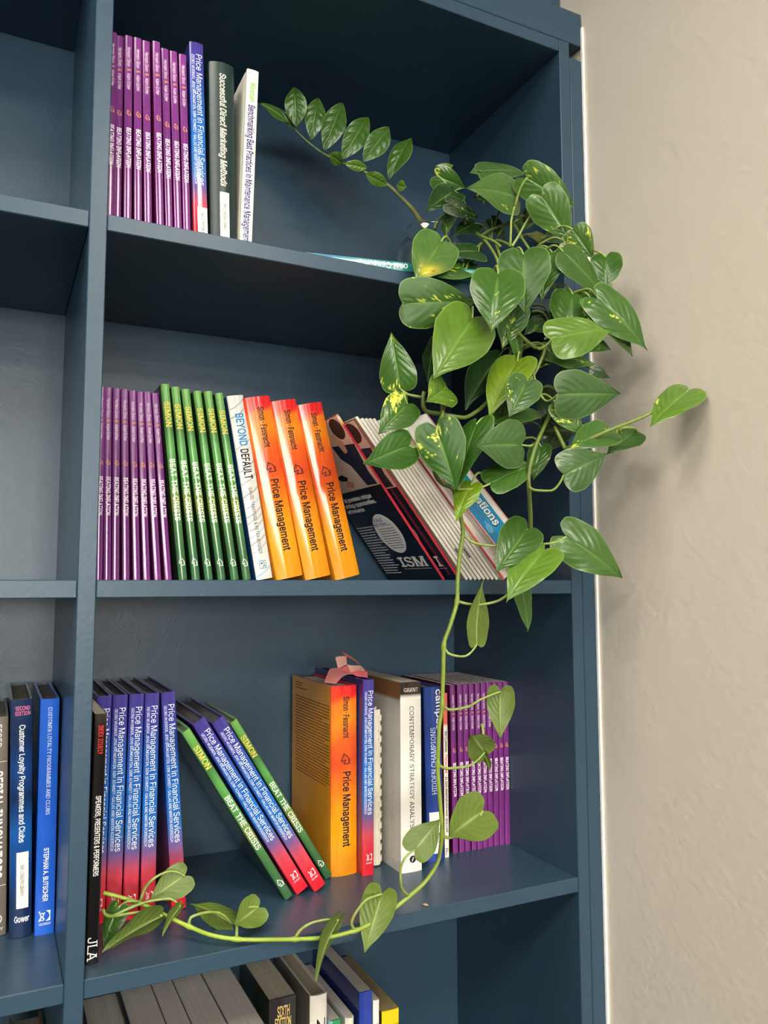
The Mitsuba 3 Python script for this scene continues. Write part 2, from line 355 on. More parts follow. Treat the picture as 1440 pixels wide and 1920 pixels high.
C_GREEN = [(0.2362, 0.0960, 0.5518), (0.3046, 0.1370, 0.5568)]
C_PURPLE = [(0.5025, 0.1500, 0.0125), (0.5135, 0.1505, 0.0056), (0.5233, 0.1508, 0.0058), (0.5336, 0.1498, 0.0099), (0.5430, 0.1494, 0.0064), (0.5532, 0.1506, 0.0042), (0.5628, 0.1511, 0.0016), (0.5724, 0.1507, 0.0), (0.5816, 0.1500, 0.0), (0.5910, 0.1496, 0.0)]

pb = purple_book(.148)
for i, (x, y, th) in enumerate(A_PURPLE):
    pb.place('paperback_book', x, y, ZA+.0001, th, f'slim purple paperback on the top shelf, {ORD[i]} from the divider', group='purple paperbacks on the top shelf')
for i, (x, y, th) in enumerate(B_PURPLE):
    pb.place('paperback_book', x, y, ZB+.0001, th, f'glossy slim purple paperback on the middle shelf, {ORD[i]} from the divider', group='purple paperbacks on the middle shelf')
for i, (x, y, th) in enumerate(C_PURPLE):
    pb.place('paperback_book', x, y, ZC+.0001, th, f'slim purple paperback in the lower shelf corner, {ORD[i]} from its left end', group='purple paperbacks in the lower shelf corner')

br = blue_red_book(.175)
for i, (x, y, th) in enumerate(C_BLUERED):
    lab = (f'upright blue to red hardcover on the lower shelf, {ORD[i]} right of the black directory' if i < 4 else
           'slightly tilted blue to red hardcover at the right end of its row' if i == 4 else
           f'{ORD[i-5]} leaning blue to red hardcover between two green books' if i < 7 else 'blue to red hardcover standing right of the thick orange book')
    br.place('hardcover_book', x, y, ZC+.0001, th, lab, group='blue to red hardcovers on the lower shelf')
bl = blue_red_book(.175)
bl.patch('label_sticker', UNIT, .28, .97, .80, .995, (240, 240, 234), 'white library sticker', lift=.6)
bl.text('sticker_text', 'SKP LONDON LIBRARY', .825, .975, .62, .2, (60, 60, 66), lift=1.3)
bl.place('hardcover_book', .1008, .0463, ZA+.0001, .0438, 'blue to red hardcover with a white library sticker beside the purple paperbacks')

gb_ = green_book(.15)
for i, (x, y, th) in enumerate(B_GREEN):
    gb_.place('hardcover_book', x, y, ZB+.0001, th, f'thin green hardcover on the middle shelf, {ORD[i]} from the purple paperbacks', group='green hardcovers on the middle shelf')
for i, (x, y, th) in enumerate(C_GREEN):
    gb_.place('hardcover_book', x, y, ZC+.0001, th, ('front-most green hardcover leaning to the left on the lower shelf', 'green hardcover leaning with its foot against the thick orange book')[i], group='leaning green hardcovers on the lower shelf')
ob = orange_book(.148)
for i, (x, y, th) in enumerate(B_ORANGE):
    ob.place('hardcover_book', x, y, ZB+.0001, th, f'{("left", "middle", "right")[i]} of the three tilted orange hardcovers on the middle shelf', group='orange hardcovers on the middle shelf')
oc = orange_book(.155)
rng = random.Random(5)
for i in range(30):
    z = (.03, .045, .06)[i] if i < 3 else .11+(i-3)*.0165
    w = (.2, .16, .28)[i] if i < 3 else (.5+.3*rng.random() if i in (8, 15, 22, 29) else .84)
    oc.patch('blurb_line', UNIT, .9-w, .9, z, z+.0055, (120, 76, 28), lift=-.4, face='L')
oc.place('hardcover_book', .3137, .1397, ZC+.0001, .0034, 'thick upright orange hardcover with its printed back cover showing, pink ribbon on top')

b = Book(.0312, .235, .17, True, grad([(0, (26, 50, 49)), (1, (16, 38, 38))], .06), bulge=.005, pages=(150, 145, 135), gloss='vc_satin')
b.text('title', 'Successful Direct Marketing Methods', .06, .655, .52, .24, (238, 232, 206), serif=True, bold=True, italic=.2)
b.patch('label_sticker', UNIT, .36, .72, .685, .93, (238, 238, 230), 'white library sticker', lift=.6)
b.text('sticker_text', 'SKP LONDON LIBRARY', .745, .885, .54, .11, (70, 70, 74), lift=1.3)
b.patch('emblem', unary_union([LineString([(0, .1), (.3, .9), (.45, .3), (.7, 1), (.8, .2), (1, .1)]).buffer(.06)]), .45, .75, .935, .985, (230, 232, 225), 'white scribbled emblem')
b.place('hardcover_book', .1201, .0457, ZA+.0001, .0266, 'dark green hardcover with cream lettering and a white library sticker')
b = Book(.0149, .235, .15, True, grad([(0, (240, 238, 226)), (1, (236, 234, 220))], .03), bulge=.001, board=.0018, pages=(225, 220, 208))
b.text('author', 'Wireman', .07, .175, .52, .42, (120, 186, 72), bold=True)
b.text('title', 'Benchmarking Best Practices in Maintenance Management', .195, .925, .5, .54, (46, 38, 108), bold=True)
b.text('edition_number', '2', .935, .965, .5, .62, (140, 180, 70), bold=True)
b.patch('emblem', Point(.5, .5).buffer(.5), .3, .8, .975, .998, (150, 146, 140), 'grey round emblem')
b.place('hardcover_book', .1533, .0428, ZA+.0001, -.0259, 'white hardcover with dark violet lettering at the right end of the top row')

teal = lambda tz, u: lerp_stops([(0, (30, 120, 112)), (.5, (52, 134, 128)), (.66, (84, 150, 156)), (.8, (70, 132, 170)), (1, (150, 172, 190))], tz)
b = Book(.0118, .262, .17, False, teal, bulge=.0005)
b.text('title', 'onal Consumer', .420, .674, .5, .62, (246, 248, 246), bold=True)
phi = math.atan2(-.0286, .1391)
m = T().translate([.206, .0306, ZA+.0118]).rotate([0, 0, 1], math.degrees(phi)) @ T([[0, 0, 1, 0], [0, 1, 0, 0], [-1, 0, 0, 0], [0, 0, 0, 1]])
b.place('paperback_book', 0, 0, 0, 0, 'teal paperback lying flat under the glass jar', mat=m)

# ---------------------------------------------------------------- middle shelf
def swoosh(tz, u):
    w = tz*26+u*3-6*(u-.5)**2
    k = (w % 1.0) < .16
    base = srgb(232, 230, 224)
    blue = (w//1) % 5 == 2
    return (srgb(150, 190, 216) if blue else srgb(168, 166, 164)) if (k and (.0 < tz < .1 or tz > .38)) else base
b = Book(.0226, .2432, .145, True, flat(216, 214, 208), flat(24, 86, 150), flat(234, 232, 226), bulge=.002, board=.002)
for i, (z, col) in enumerate([(.02, 0), (.07, 0), (.24, 0), (.36, 0), (.43, 0), (.5, 0), (.56, 1), (.61, 0), (.645, 0), (.68, 0), (.72, 1), (.76, 0), (.8, 0), (.93, 1)]):
    c = [(0, .0), (.3, .12+.1*(i % 3)), (.65, .5), (1, 1)]
    b.patch('swoosh', LineString(c).buffer(.045+.02*(i % 2)).intersection(UNIT), 0.02, .98, z, z+.055, ((176, 174, 172), (158, 194, 216))[col], lift=-.5)
b.text('title', 'BEYOND', .10, .275, .55, .46, (48, 140, 208), bold=True)
b.text('title', 'DEFAULT', .293, .456, .52, .46, (34, 34, 38), bold=True, label='black half of the title')
b.text('authors', 'DAVID TRAFFORD & PETER BOGGIS', .505, .862, .5, .2, (52, 50, 54))
b.patch('emblem', unary_union([UNIT.difference(sbox(.07, .07, .93, .93)), sbox(.2, .55, .45, .8), LineString([(.5, .2), (.7, .45), (.8, .2)]).buffer(.05), LineString([(.55, .6), (.65, .85), (.8, .6)]).buffer(.04)]), .3, .72, .9, .942, (70, 110, 150), 'small boxed emblem')
b.place('hardcover_book', .2140, .1566, ZB+.0001, .1791, 'white hardcover with swoosh lines, blue and black lettering, left of the orange books')

def ism(h, full, d=.165):
    navy = flat(24, 34, 56)
    strip = lambda tz, u: srgb(212, 58, 70) if tz > .06 or tz < .02 else (srgb(236, 232, 220) if tz < .04 else srgb(236, 200, 70))
    b = Book(.004, h, d, False, strip, navy, navy, bulge=.0003, pages=(225, 222, 214))
    q = lambda part, sh, d0, d1, z0, z1, col, lift=0.0, label=None: b.patch(part, sh, d0, d1, z0, z1, col, lift=lift, face='L', label=label)
    q('cover_photo', UNIT, .004, .86, .004, .405, (224, 204, 196), label='printed photograph of two seated people')
    q('cover_photo', affinity.rotate(Point(.5, .5).buffer(.5), 0), .02, .24, -.0+.008, .125, (62, 44, 46), .3)
    q('cover_photo', Polygon([(0, 1), (1, .9), (.86, .3), (.9, 0), (.45, .02), (.3, .5), (.05, .7)]), .004, .42, .14, .40, (34, 44, 70), .35)
    q('cover_photo', Polygon([(.1, .9), (.5, 1), (.95, .5), (.8, .05), (.4, 0), (.2, .5)]), .16, .33, .075, .2, (222, 168, 142), .5)
    q('cover_photo', Polygon([(0, .7), (.6, 1), (1, .4), (.8, 0), (.3, .2)]), .5, .72, .3, .345, (30, 32, 44), .3)
    q('cover_photo', Polygon([(0, .5), (.5, 1), (1, .6), (.6, 0)]), .44, .62, .345, .392, (206, 152, 130), .55)
    if full:
        for s, d0, d1, z in (('M provides unique', .29, .86, .452), ('orking opportunities.', .27, .92, .487), ('erformance', .58, .94, .522)):
            b.text('headline', s, d0, d1, z+.012, .0066, (236, 238, 240), bold=True, way='cover')
        rng = random.Random(3)
        for i in range(19):
            q('small_print', UNIT, .6+.12*rng.random(), .985, .63+i*.0172, .63+i*.0172+.0062, (206, 210, 216), -.3)
    q('bubble', Point(.5, .5).buffer(.5), .19, .63, .565, .815, (236, 238, 240), .3, 'pale oval text bubble')
    if full:
        b.text('bubble_title', 'Find', .38, .54, .612, .0065, (70, 100, 140), way='cover', lift=1.2); b.text('bubble_title', 'out more...', .28, .6, .638, .0065, (70, 100, 140), way='cover', lift=1.2)
        rng = random.Random(9)
        for i in range(9):
            w = .16*math.sqrt(max(.1, 1-((i-3)/7)**2))
            q('small_print', UNIT, .41-w, .41+w, .655+i*.0155, .655+i*.0155+.005, (120, 126, 134), .6)
    if full: b.text('logo_letters', 'ISM', .07, .57, .905, .0165, (240, 238, 232), serif=True, bold=True, way='cover')
    else: b.text('logo_letters', 'I', .10, .17, .905, .0165, (240, 238, 232), serif=True, bold=True, way='cover')
    q('small_print', UNIT, .06, .56, .918, .922, (170, 175, 182), -.2)
    return b
ism(.275, True).place('magazine', .4741, .1234, ZB+.0001, .6388, 'front navy magazine with red spine and oval text bubble leaning on the orange books', 'magazine')
ism(.265, False).place('magazine', .4838, .0966, ZB+.0001, .6530, 'second navy magazine with red spine, half covered by the front one', 'magazine')
BK = [(.4892+.0061*i, .0866-.0014*i, .668+.0026*i, .269-.0006*((i*3) % 4)) for i in range(8)]
for i, (x, y, th, h) in enumerate(BK):
    g = ((238, 232, 218), (226, 220, 206), (242, 236, 228))[(i*2) % 3]
    b = Book(.0044, h, .17, False, flat(*g), flat(150, 145, 134), flat(150, 145, 134), bulge=.0005, pages=(226, 222, 212), gloss='vc_satin', board=.0004)
    if i in (2, 4):
        b.patch('mark', UNIT, .2, .8, .80, .86, (90, 88, 86), 'small printed mark')
    b.place('booklet', x, y, ZB+.0001, th, f'thin off-white booklet in the leaning bundle, {ORD[i]} right of the navy magazines', 'booklet', 'off-white booklets leaning on the middle shelf')
fire = lambda tz, u: lerp_stops([(0, (120, 40, 50)), (.5, (150, 50, 54)), (.7, (224, 120, 70)), (.8, (206, 60, 60)), (.93, (190, 40, 56)), (1, (232, 120, 60))], tz)
b = Book(.0140, .263, .16, False, lambda tz, u: fire(tz, u) if u < .2 else srgb(238, 226, 216), flat(236, 226, 218), flat(236, 226, 218), bulge=.0003, pages=(230, 226, 216))
for i in range(3): b.text('small_print', 'p. a s', .86+.02*i, .9+.02*i, .75-.2*i, .14, (120, 110, 108))
b.place('paperback_book', .5385, .0699, ZB+.0001, .6960, 'pale paperback with a red and orange edge between the booklets and the blue volume')
def qsp(tz, u):
    if u < .06 or u > .94: return fire(tz, u)
    return srgb(238, 236, 232)
b = Book(.0425, .2613, .19, False, qsp, flat(240, 236, 230), flat(150, 50, 60), bulge=.0006, pages=(230, 226, 216))
b.patch('spine_panel', UNIT, .06, .76, .1, .83, (16, 148, 200), 'bright blue spine panel', mat='vc_gloss')
b.patch('spine_panel', UNIT, .06, .34, .1, .83, (30, 130, 184), lift=.5, mat='vc_gloss')
b.patch('fruit_silhouette', APPLE, .1, .36, .62, .7, (110, 176, 214), 'pale apple silhouette', lift=1.0)
b.text('title_shadow', 'ications', .437, .693, .56, .28, (16, 18, 22), serif=True, bold=True, italic=.25, label='black outline of the lettering', lift=1.0)
b.text('title', 'ications', .443, .687, .56, .25, (246, 246, 244), serif=True, bold=True, italic=.25, lift=1.9)
b.text('subtitle', 'edition', .72, .79, .62, .1, (220, 236, 244), italic=.2, lift=1.0)
b.place('thick_volume', .5594, .0554, ZB+.0001, .7504, 'thick leaning volume with a bright blue spine panel and orange edges behind the vine', 'book')

# ---------------------------------------------------------------- lower shelf
b = Book(.0119, .2455, .21, False, grad([(0, (58, 50, 46)), (.08, (24, 22, 22)), (1, (16, 16, 17))], .05), flat(28, 27, 27), flat(20, 20, 21), bulge=.0006, pages=(170, 164, 152), page_drop=.0004)
b.text('edition', 'INDEX 2018/19', .047, .164, .55, .42, (224, 54, 50), bold=True, label='red lettering')
b.text('title', 'SPEAKERS, PRESENTERS & PERFORMERS', .334, .655, .55, .42, (240, 238, 234), bold=True)
b.text('logo_letters', 'JLA', .895, .988, .5, .78, (245, 244, 240), serif=True)
b.place('paperback_book', .0040, .0305, ZC+.0001, -.0076, 'black paperback directory with red and white lettering standing against the divider')

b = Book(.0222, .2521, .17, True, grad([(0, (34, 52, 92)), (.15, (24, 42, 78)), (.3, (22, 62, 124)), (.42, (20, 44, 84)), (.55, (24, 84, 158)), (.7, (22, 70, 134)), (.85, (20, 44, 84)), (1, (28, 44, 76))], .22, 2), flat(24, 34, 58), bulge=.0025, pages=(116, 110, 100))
b.text('edition', 'SECOND', .22, .88, .046, .0042, (226, 120, 152), bold=True, way='across', label='pink lettering'); b.text('edition', 'EDITION', .22, .9, .068, .0042, (226, 120, 152), bold=True, way='across', label='pink lettering')
b.text('title', 'Customer Loyalty Programmes and Clubs', .109, .606, .54, .26, (244, 244, 240), bold=True)
b.patch('label_sticker', UNIT, .3, .84, .647, .88, (240, 240, 232), 'white library sticker', lift=.6)
b.text('sticker_text', 'SKP LONDON LIBRARY', .70, .83, .56, .16, (66, 66, 70), lift=1.3)
b.text('imprint', 'Gower', .22, .88, .936, .0062, (244, 244, 244), way='across', bold=True)
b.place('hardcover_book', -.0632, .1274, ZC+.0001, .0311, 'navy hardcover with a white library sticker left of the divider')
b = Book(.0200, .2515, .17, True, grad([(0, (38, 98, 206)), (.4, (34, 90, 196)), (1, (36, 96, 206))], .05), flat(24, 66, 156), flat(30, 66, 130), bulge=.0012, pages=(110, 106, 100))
b.text('title', 'CUSTOMER LOYALTY PROGRAMMES AND CLUBS', .036, .497, .52, .2, (214, 224, 240), serif=True)
b.text('author', 'STEPHAN A. BUTSCHER', .637, .86, .5, .25, (240, 244, 250), bold=True)
b.patch('emblem', GMARK, .2, .78, .9, .943, (240, 244, 252), 'white square publisher emblem')
b.text('imprint', 'GOWER', .22, .82, .96, .0025, (230, 236, 246), way='across')
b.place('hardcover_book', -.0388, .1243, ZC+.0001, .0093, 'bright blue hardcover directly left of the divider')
b = Book(.0220, .2325, .16, True, grad([(0, (120, 112, 104)), (1, (104, 98, 92))], .05), flat(110, 104, 98), bulge=.0028, pages=(120, 114, 106), gloss='vc_satin')
b.text('author', 'FESER', .035, .14, .52, .36, (236, 234, 228)); b.patch('rule', UNIT, .05, .95, .207, .21, (214, 210, 204))
b.text('title', 'SERIAL INNOVATORS', .25, .74, .52, .5, (242, 240, 236), bold=True); b.patch('rule', UNIT, .05, .95, .773, .776, (214, 210, 204))
b.patch('emblem', Point(.5, .5).buffer(.5).difference(Point(.5, .5).buffer(.42)).union(LineString([(.25, .6), (.4, .35), (.5, .6), (.6, .35), (.78, .7)]).buffer(.04)), .22, .8, .9, .95, (240, 238, 234), 'white round emblem')
b.text('imprint', 'WILEY', .2, .85, .978, .0034, (240, 238, 234), way='across')
b.place('hardcover_book', -.0878, .1418, ZC+.0001, .0267, 'grey hardcover cut by the left picture edge on the lower shelf')

# comb-bound report
k = name_for('comb_bound_report')
c = srgb(232, 226, 208)
def vbox(*e, col, bev=0): m = ext(*e, bev=bev); return m, np.tile(srgb(*col), (len(m.vertices), 1))
m, cc = vbox(.3755, .3862, .1600, .285, ZC+.0001, ZC+.2085, col=(224, 220, 208)); put(k+'__pages', m, 'vc_matte', color=cc)
m, cc = vbox(.3742, .3753, .156, .287, ZC+.0001, ZC+.2100, col=(206, 206, 204)); put(k+'__cover', m, 'vc_gloss', color=cc)
m, cc = vbox(.3865, .3875, .160, .287, ZC+.0001, ZC+.2100, col=(206, 206, 204)); put(k+'__cover', m, 'vc_gloss', color=cc)
ang = np.linspace(math.radians(150), math.radians(390), 15)
sp = [(.3840+.0068*math.cos(a), .1568-.0052*math.sin(a)) for a in np.linspace(0.5, math.pi*.8, 14)]
comb = extrude(LineString(sp).buffer(.0005), .205); comb.apply_translation((0, 0, ZC+.002))
put(k+'__comb_spine', comb, 'vc_gloss', color=np.tile(c, (len(comb.vertices), 1)))
sp = [(.3838+.0092*math.cos(a), .1580-.0078*math.sin(a)) for a in np.linspace(-.7, 1.25, 14)]
ring = extrude(LineString(sp).buffer(.0006), .0075)
rd = mikit.ply(ring, 'vc_gloss', color=np.tile(c, (len(ring.vertices), 1)))
for i in range(14): put(k+'__comb_ring', rd, None, to_world=T().translate([0, 0, ZC+.006+i*.0143]))
tag(k, 'white comb-bound report between the blue hardcover and the white textbook', 'report')

bs = lambda tz, u: srgb(50, 40, 36) if tz < .08 else srgb(238, 236, 228)
ls = lambda tz, u: (srgb(140, 100, 60) if tz < .085 else srgb(196, 192, 184))
b = Book(.0314, .2464, .185, False, bs, ls, ls, bulge=.0014, pages=(182, 174, 158))
b.text('author', 'GRANT', .16, .84, .052, .0052, (226, 218, 200), serif=True, way='across', label='cream lettering')
b.text('title', 'CONTEMPORARY STRATEGY ANALYSIS', .13, .81, .52, .2, (60, 54, 54), serif=True)
b.patch('emblem', affinity.scale(Point(.5, .5).buffer(.5), .95, 1).difference(affinity.rotate(affinity.scale(Point(.5, .5).buffer(.3), .3, 1.2), -20)), .38, .7, .915, .952, (34, 32, 32), 'black round emblem')
for i in range(12): b.patch('blurb_line', UNIT, .45, .75+.1*(i % 2), .17+i*.013, .17+i*.013+.004, (130, 126, 120), lift=-.4, face='L')
b.patch('barcode', UNIT, .32, .52, .87, .93, (120, 116, 110), lift=.2, face='L')
b.place('paperback_book', .4009, .1126, ZC+.0001, .0004, 'white textbook with a dark brown block at the head of its spine', mat=None)
b = Book(.0266, .2347, .165, True, grad([(0, (46, 72, 146)), (1, (36, 66, 150))], .05), flat(20, 34, 84), bulge=.0045, pages=(120, 116, 104))
b.text('title', 'HIDDEN CHAMPIONS', .235, .62, .42, .27, (206, 216, 236), serif=True, way='up')
b.text('imprint', 'campus', .015, .25, .86, .42, (246, 246, 250), bold=True)
b.patch('label_sticker', UNIT, .12, .8, .72, .955, (236, 236, 232), 'white library sticker', lift=.6)
b.text('sticker_text', 'LIBRARY', .82, .92, .62, .14, (60, 60, 70), lift=1.3)
b.place('hardcover_book', .4535, .1322, ZC+.0001, .0209, 'deep blue hardcover with pale lettering behind the hanging vine stem')
b = Book(.0070, .2242, .165, False, lambda tz, u: srgb(226, 110, 90) if tz < .2 else srgb(238, 232, 222), flat(120, 40, 40), bulge=.0005, pages=(210, 204, 190))
b.text('title', 'SECURING', .235, .365, .5, .5, (66, 60, 60), bold=True); b.text('title', 'FREEDOM', .38, .49, .5, .5, (214, 74, 66), bold=True, label='red half of the title')
b.text('author', 'ELIZA MANNINGHAM-BULLER', .515, .85, .5, .42, (54, 50, 50), bold=True)
b.patch('emblem', unary_union([sbox(0, 0, .2, 1), sbox(.2, .85, .8, 1), sbox(.2, .5, .8, .62), sbox(.7, .5, .85, 1)]), .2, .8, .945, .985, (120, 116, 112), 'small grey emblem')
b.place('paperback_book', .4835, .1407, ZC+.0001, .0040, 'narrow white and red paperback squeezed between the deep blue book and the purple row')

# pink paper ribbon dropped over the thick orange book
def strip(A, B, n=14, sag=0.0):
    A, B = np.array(A, float), np.array(B, float)
    def curve(P):
        t = np.linspace(0, 1, len(P)); from_ = np.linspace(0, 1, n)
        from scipy.interpolate import PchipInterpolator
        return PchipInterpolator(t, P)(from_)
    a, b = curve(A), curve(B)
    v = np.vstack([a, b]); f = []
    for i in range(n-1): f += [(i, i+1, n+i+1), (i, n+i+1, n+i)]
    return v, np.array(f)
RIB = [([(.3181, .180, -.1386), (.3245, .184, -.1275), (.3317, .190, -.1213), (.3413, .186, -.1205), (.3525, .178, -.1225)], [(.3287, .165, -.1393), (.3330, .163, -.1345), (.3395, .165, -.1303), (.3470, .163, -.1275), (.3540, .160, -.1275)], (226, 140, 138)),
       ([(.3384, .190, -.1065), (.3450, .189, -.1050), (.3529, .185, -.1050)], [(.3385, .180, -.1207), (.3430, .178, -.1185), (.3498, .175, -.1152)], (232, 178, 162)),
       ([(.3529, .186, -.1052), (.3600, .178, -.1095), (.3675, .170, -.1165)], [(.3518, .200, -.0994), (.3575, .190, -.1035), (.3660, .176, -.1120)], (236, 116, 100)),
       ([(.3498, .175, -.1152), (.3570, .170, -.1165), (.3673, .170, -.1170), (.3700, .160, -.1225)], [(.3515, .168, -.1262), (.3560, .164, -.1238), (.3625, .160, -.1225), (.3660, .155, -.1250)], (236, 180, 164)),
       ([(.3540, .172, -.1240), (.3600, .166, -.1230), (.3692, .150, -.1237)], [(.3560, .166, -.1285), (.3610, .160, -.1310), (.3675, .145, -.1310)], (238, 116, 122)),
       ([(.3405, .182, -.1215), (.3440, .178, -.1190), (.3500, .174, -.1165)], [(.3460, .175, -.1262), (.3490, .170, -.1250), (.3530, .168, -.1235)], (224, 110, 112))]
m, cc = join([(*strip(a, b_), srgb(*c)) for a, b_, c in RIB])
k = put('paper_ribbon', m, 'vc_matte', True, cc); tag(k, 'crumpled pink paper ribbon lying on top of the thick orange book', 'ribbon')
# dry scrap on the shelf edge
m = trimesh.creation.icosphere(2, 1.0); v = m.vertices*V([.0036, .0019, .0013]); v *= (1+.35*(meshkit.noise(m.vertices*2.2+3)-.5))[:, None]; v = v@trimesh.transformations.rotation_matrix(-.9, [0, 0, 1])[:3, :3].T+V([.3794, .0094, ZC+.0013])
m = trimesh.Trimesh(v, m.faces, process=False)
k = put('dry_scrap', m, 'vc_matte', True, np.array([srgb(206, 172, 140)*(.6+.6*meshkit.noise(p*900)) for p in v])); tag(k, 'tiny brown dry scrap on the front edge of the lower shelf', 'scrap')

# ---------------------------------------------------------------- bottom shelf
gp = (204, 196, 190)
def low(x, y, t, h, d, hard, spine, left, label, pages=gp, bulge=.001, **k):
    return Book(t, h, d, hard, spine, left, left, bulge=bulge, pages=pages, **k), (x, y, label)
def put_low(b, a, kind): b.place(kind, a[0], a[1], ZD+.0001, 0.0, a[2])
put_low(*low(.0245, .12, .0493, .2365, .165, True, flat(40, 28, 24), flat(96, 60, 40), 'thick book with brown cloth boards next to the divider on the bottom shelf', board=.004), 'hardcover_book')
for i, (x0, x1) in enumerate(((.0745, .1136), (.1138, .1408), (.1412, .1798), (.1802, .2196))):
    put_low(*low(x0, .12, x1-x0, .235+.0004*(i % 2), .165, False, flat(120, 118, 116), flat(110, 108, 106), f'thick paperback seen from above on the bottom shelf, {ORD[i]} right of the brown book'), 'paperback_book')
def burst(tz, u):
    dd = math.hypot((tz-.12)*1.2, (u-.25)*.9); k = max(0, 1-dd/.25)
    return srgb(46, 46, 42)*(1-k)+srgb(86, 124, 40)*k
b, a = low(.2212+.0003, .1693, .0359, .235, .13, False, flat(52, 48, 54), burst, 'thick dark paperback marked SIXTH EDITION on the bottom shelf', pages=(188, 178, 160), rough_pages=True)
a = (.2412, .1693, a[2])
b.text('edition', 'SIXTH', .3, .76, .096, .0125, (240, 208, 120), bold=True, way='across', label='gold lettering'); b.text('edition', 'EDITION', .22, .82, .153, .0118, (240, 208, 120), bold=True, way='across', label='gold lettering')
b.patch('rule', UNIT, .3, .82, .166, .171, (150, 200, 220))
put_low(b, a, 'paperback_book')
b, a = low(.2913, .1546, .0237, .235, .145, True, flat(232, 228, 214), flat(120, 112, 102), 'white-spined hardcover right of the dark SIXTH EDITION book', pages=(170, 160, 140), bulge=.003)
b.text('title', 'Z', .125, .21, .62, .5, (30, 30, 32))
put_low(b, a, 'hardcover_book')
b, a = low(.3162, .1495, .0150, .202, .15, False, lambda tz, u: srgb(54, 150, 100) if u > .25 else srgb(150, 190, 200), flat(150, 190, 205), 'thin green-spined paperback right of the white-spined hardcover')
put_low(b, a, 'paperback_book')
b, a = low(.3339, .1385, .0123, .206, .16, False, flat(236, 232, 216), flat(180, 176, 168), 'thin cream paperback left of the blue book on the bottom shelf', bulge=.004)
put_low(b, a, 'paperback_book')
b, a = low(.3516, .1358, .0180, .235, .165, False, lambda tz, u: srgb(42, 66, 160) if tz < .2 else srgb(34, 32, 36), lambda tz, u: srgb(150, 70, 60) if (.03 < tz < .12 and .35 < u < .6) else srgb(30, 44, 110), 'blue paperback with a black lower spine on the bottom shelf', pages=(180, 174, 164))
b.text('title', 'S', .21, .28, .5, .6, (214, 44, 48), bold=True, label='red lettering')
put_low(b, a, 'paperback_book')
b, a = low(.3712, .1362, .0089, .221, .15, False, flat(240, 238, 232), flat(200, 196, 190), 'slim white paperback with red lettering beside the blue book')
b.text('title', 'WE C', .13, .22, .5, .42, (200, 50, 46), bold=True, label='red lettering')
put_low(b, a, 'paperback_book')
b, a = low(.3821, .1325, .0248, .206, .165, False, lambda tz, u: srgb(244, 206, 20) if (tz < .09 or u < .2) else srgb(40, 38, 30), flat(70, 60, 30), 'worn yellow and black paperback at the right end of the bottom shelf row', pages=(150, 132, 100), rough_pages=True)
put_low(b, a, 'paperback_book')
b, a = low(-.0568, .085, .0355, .25, .155, True, flat(120, 82, 40), flat(150, 104, 54), 'hardcover with golden brown boards on the bottom shelf left of the divider', pages=(120, 114, 106), board=.0035)
put_low(b, a, 'hardcover_book')
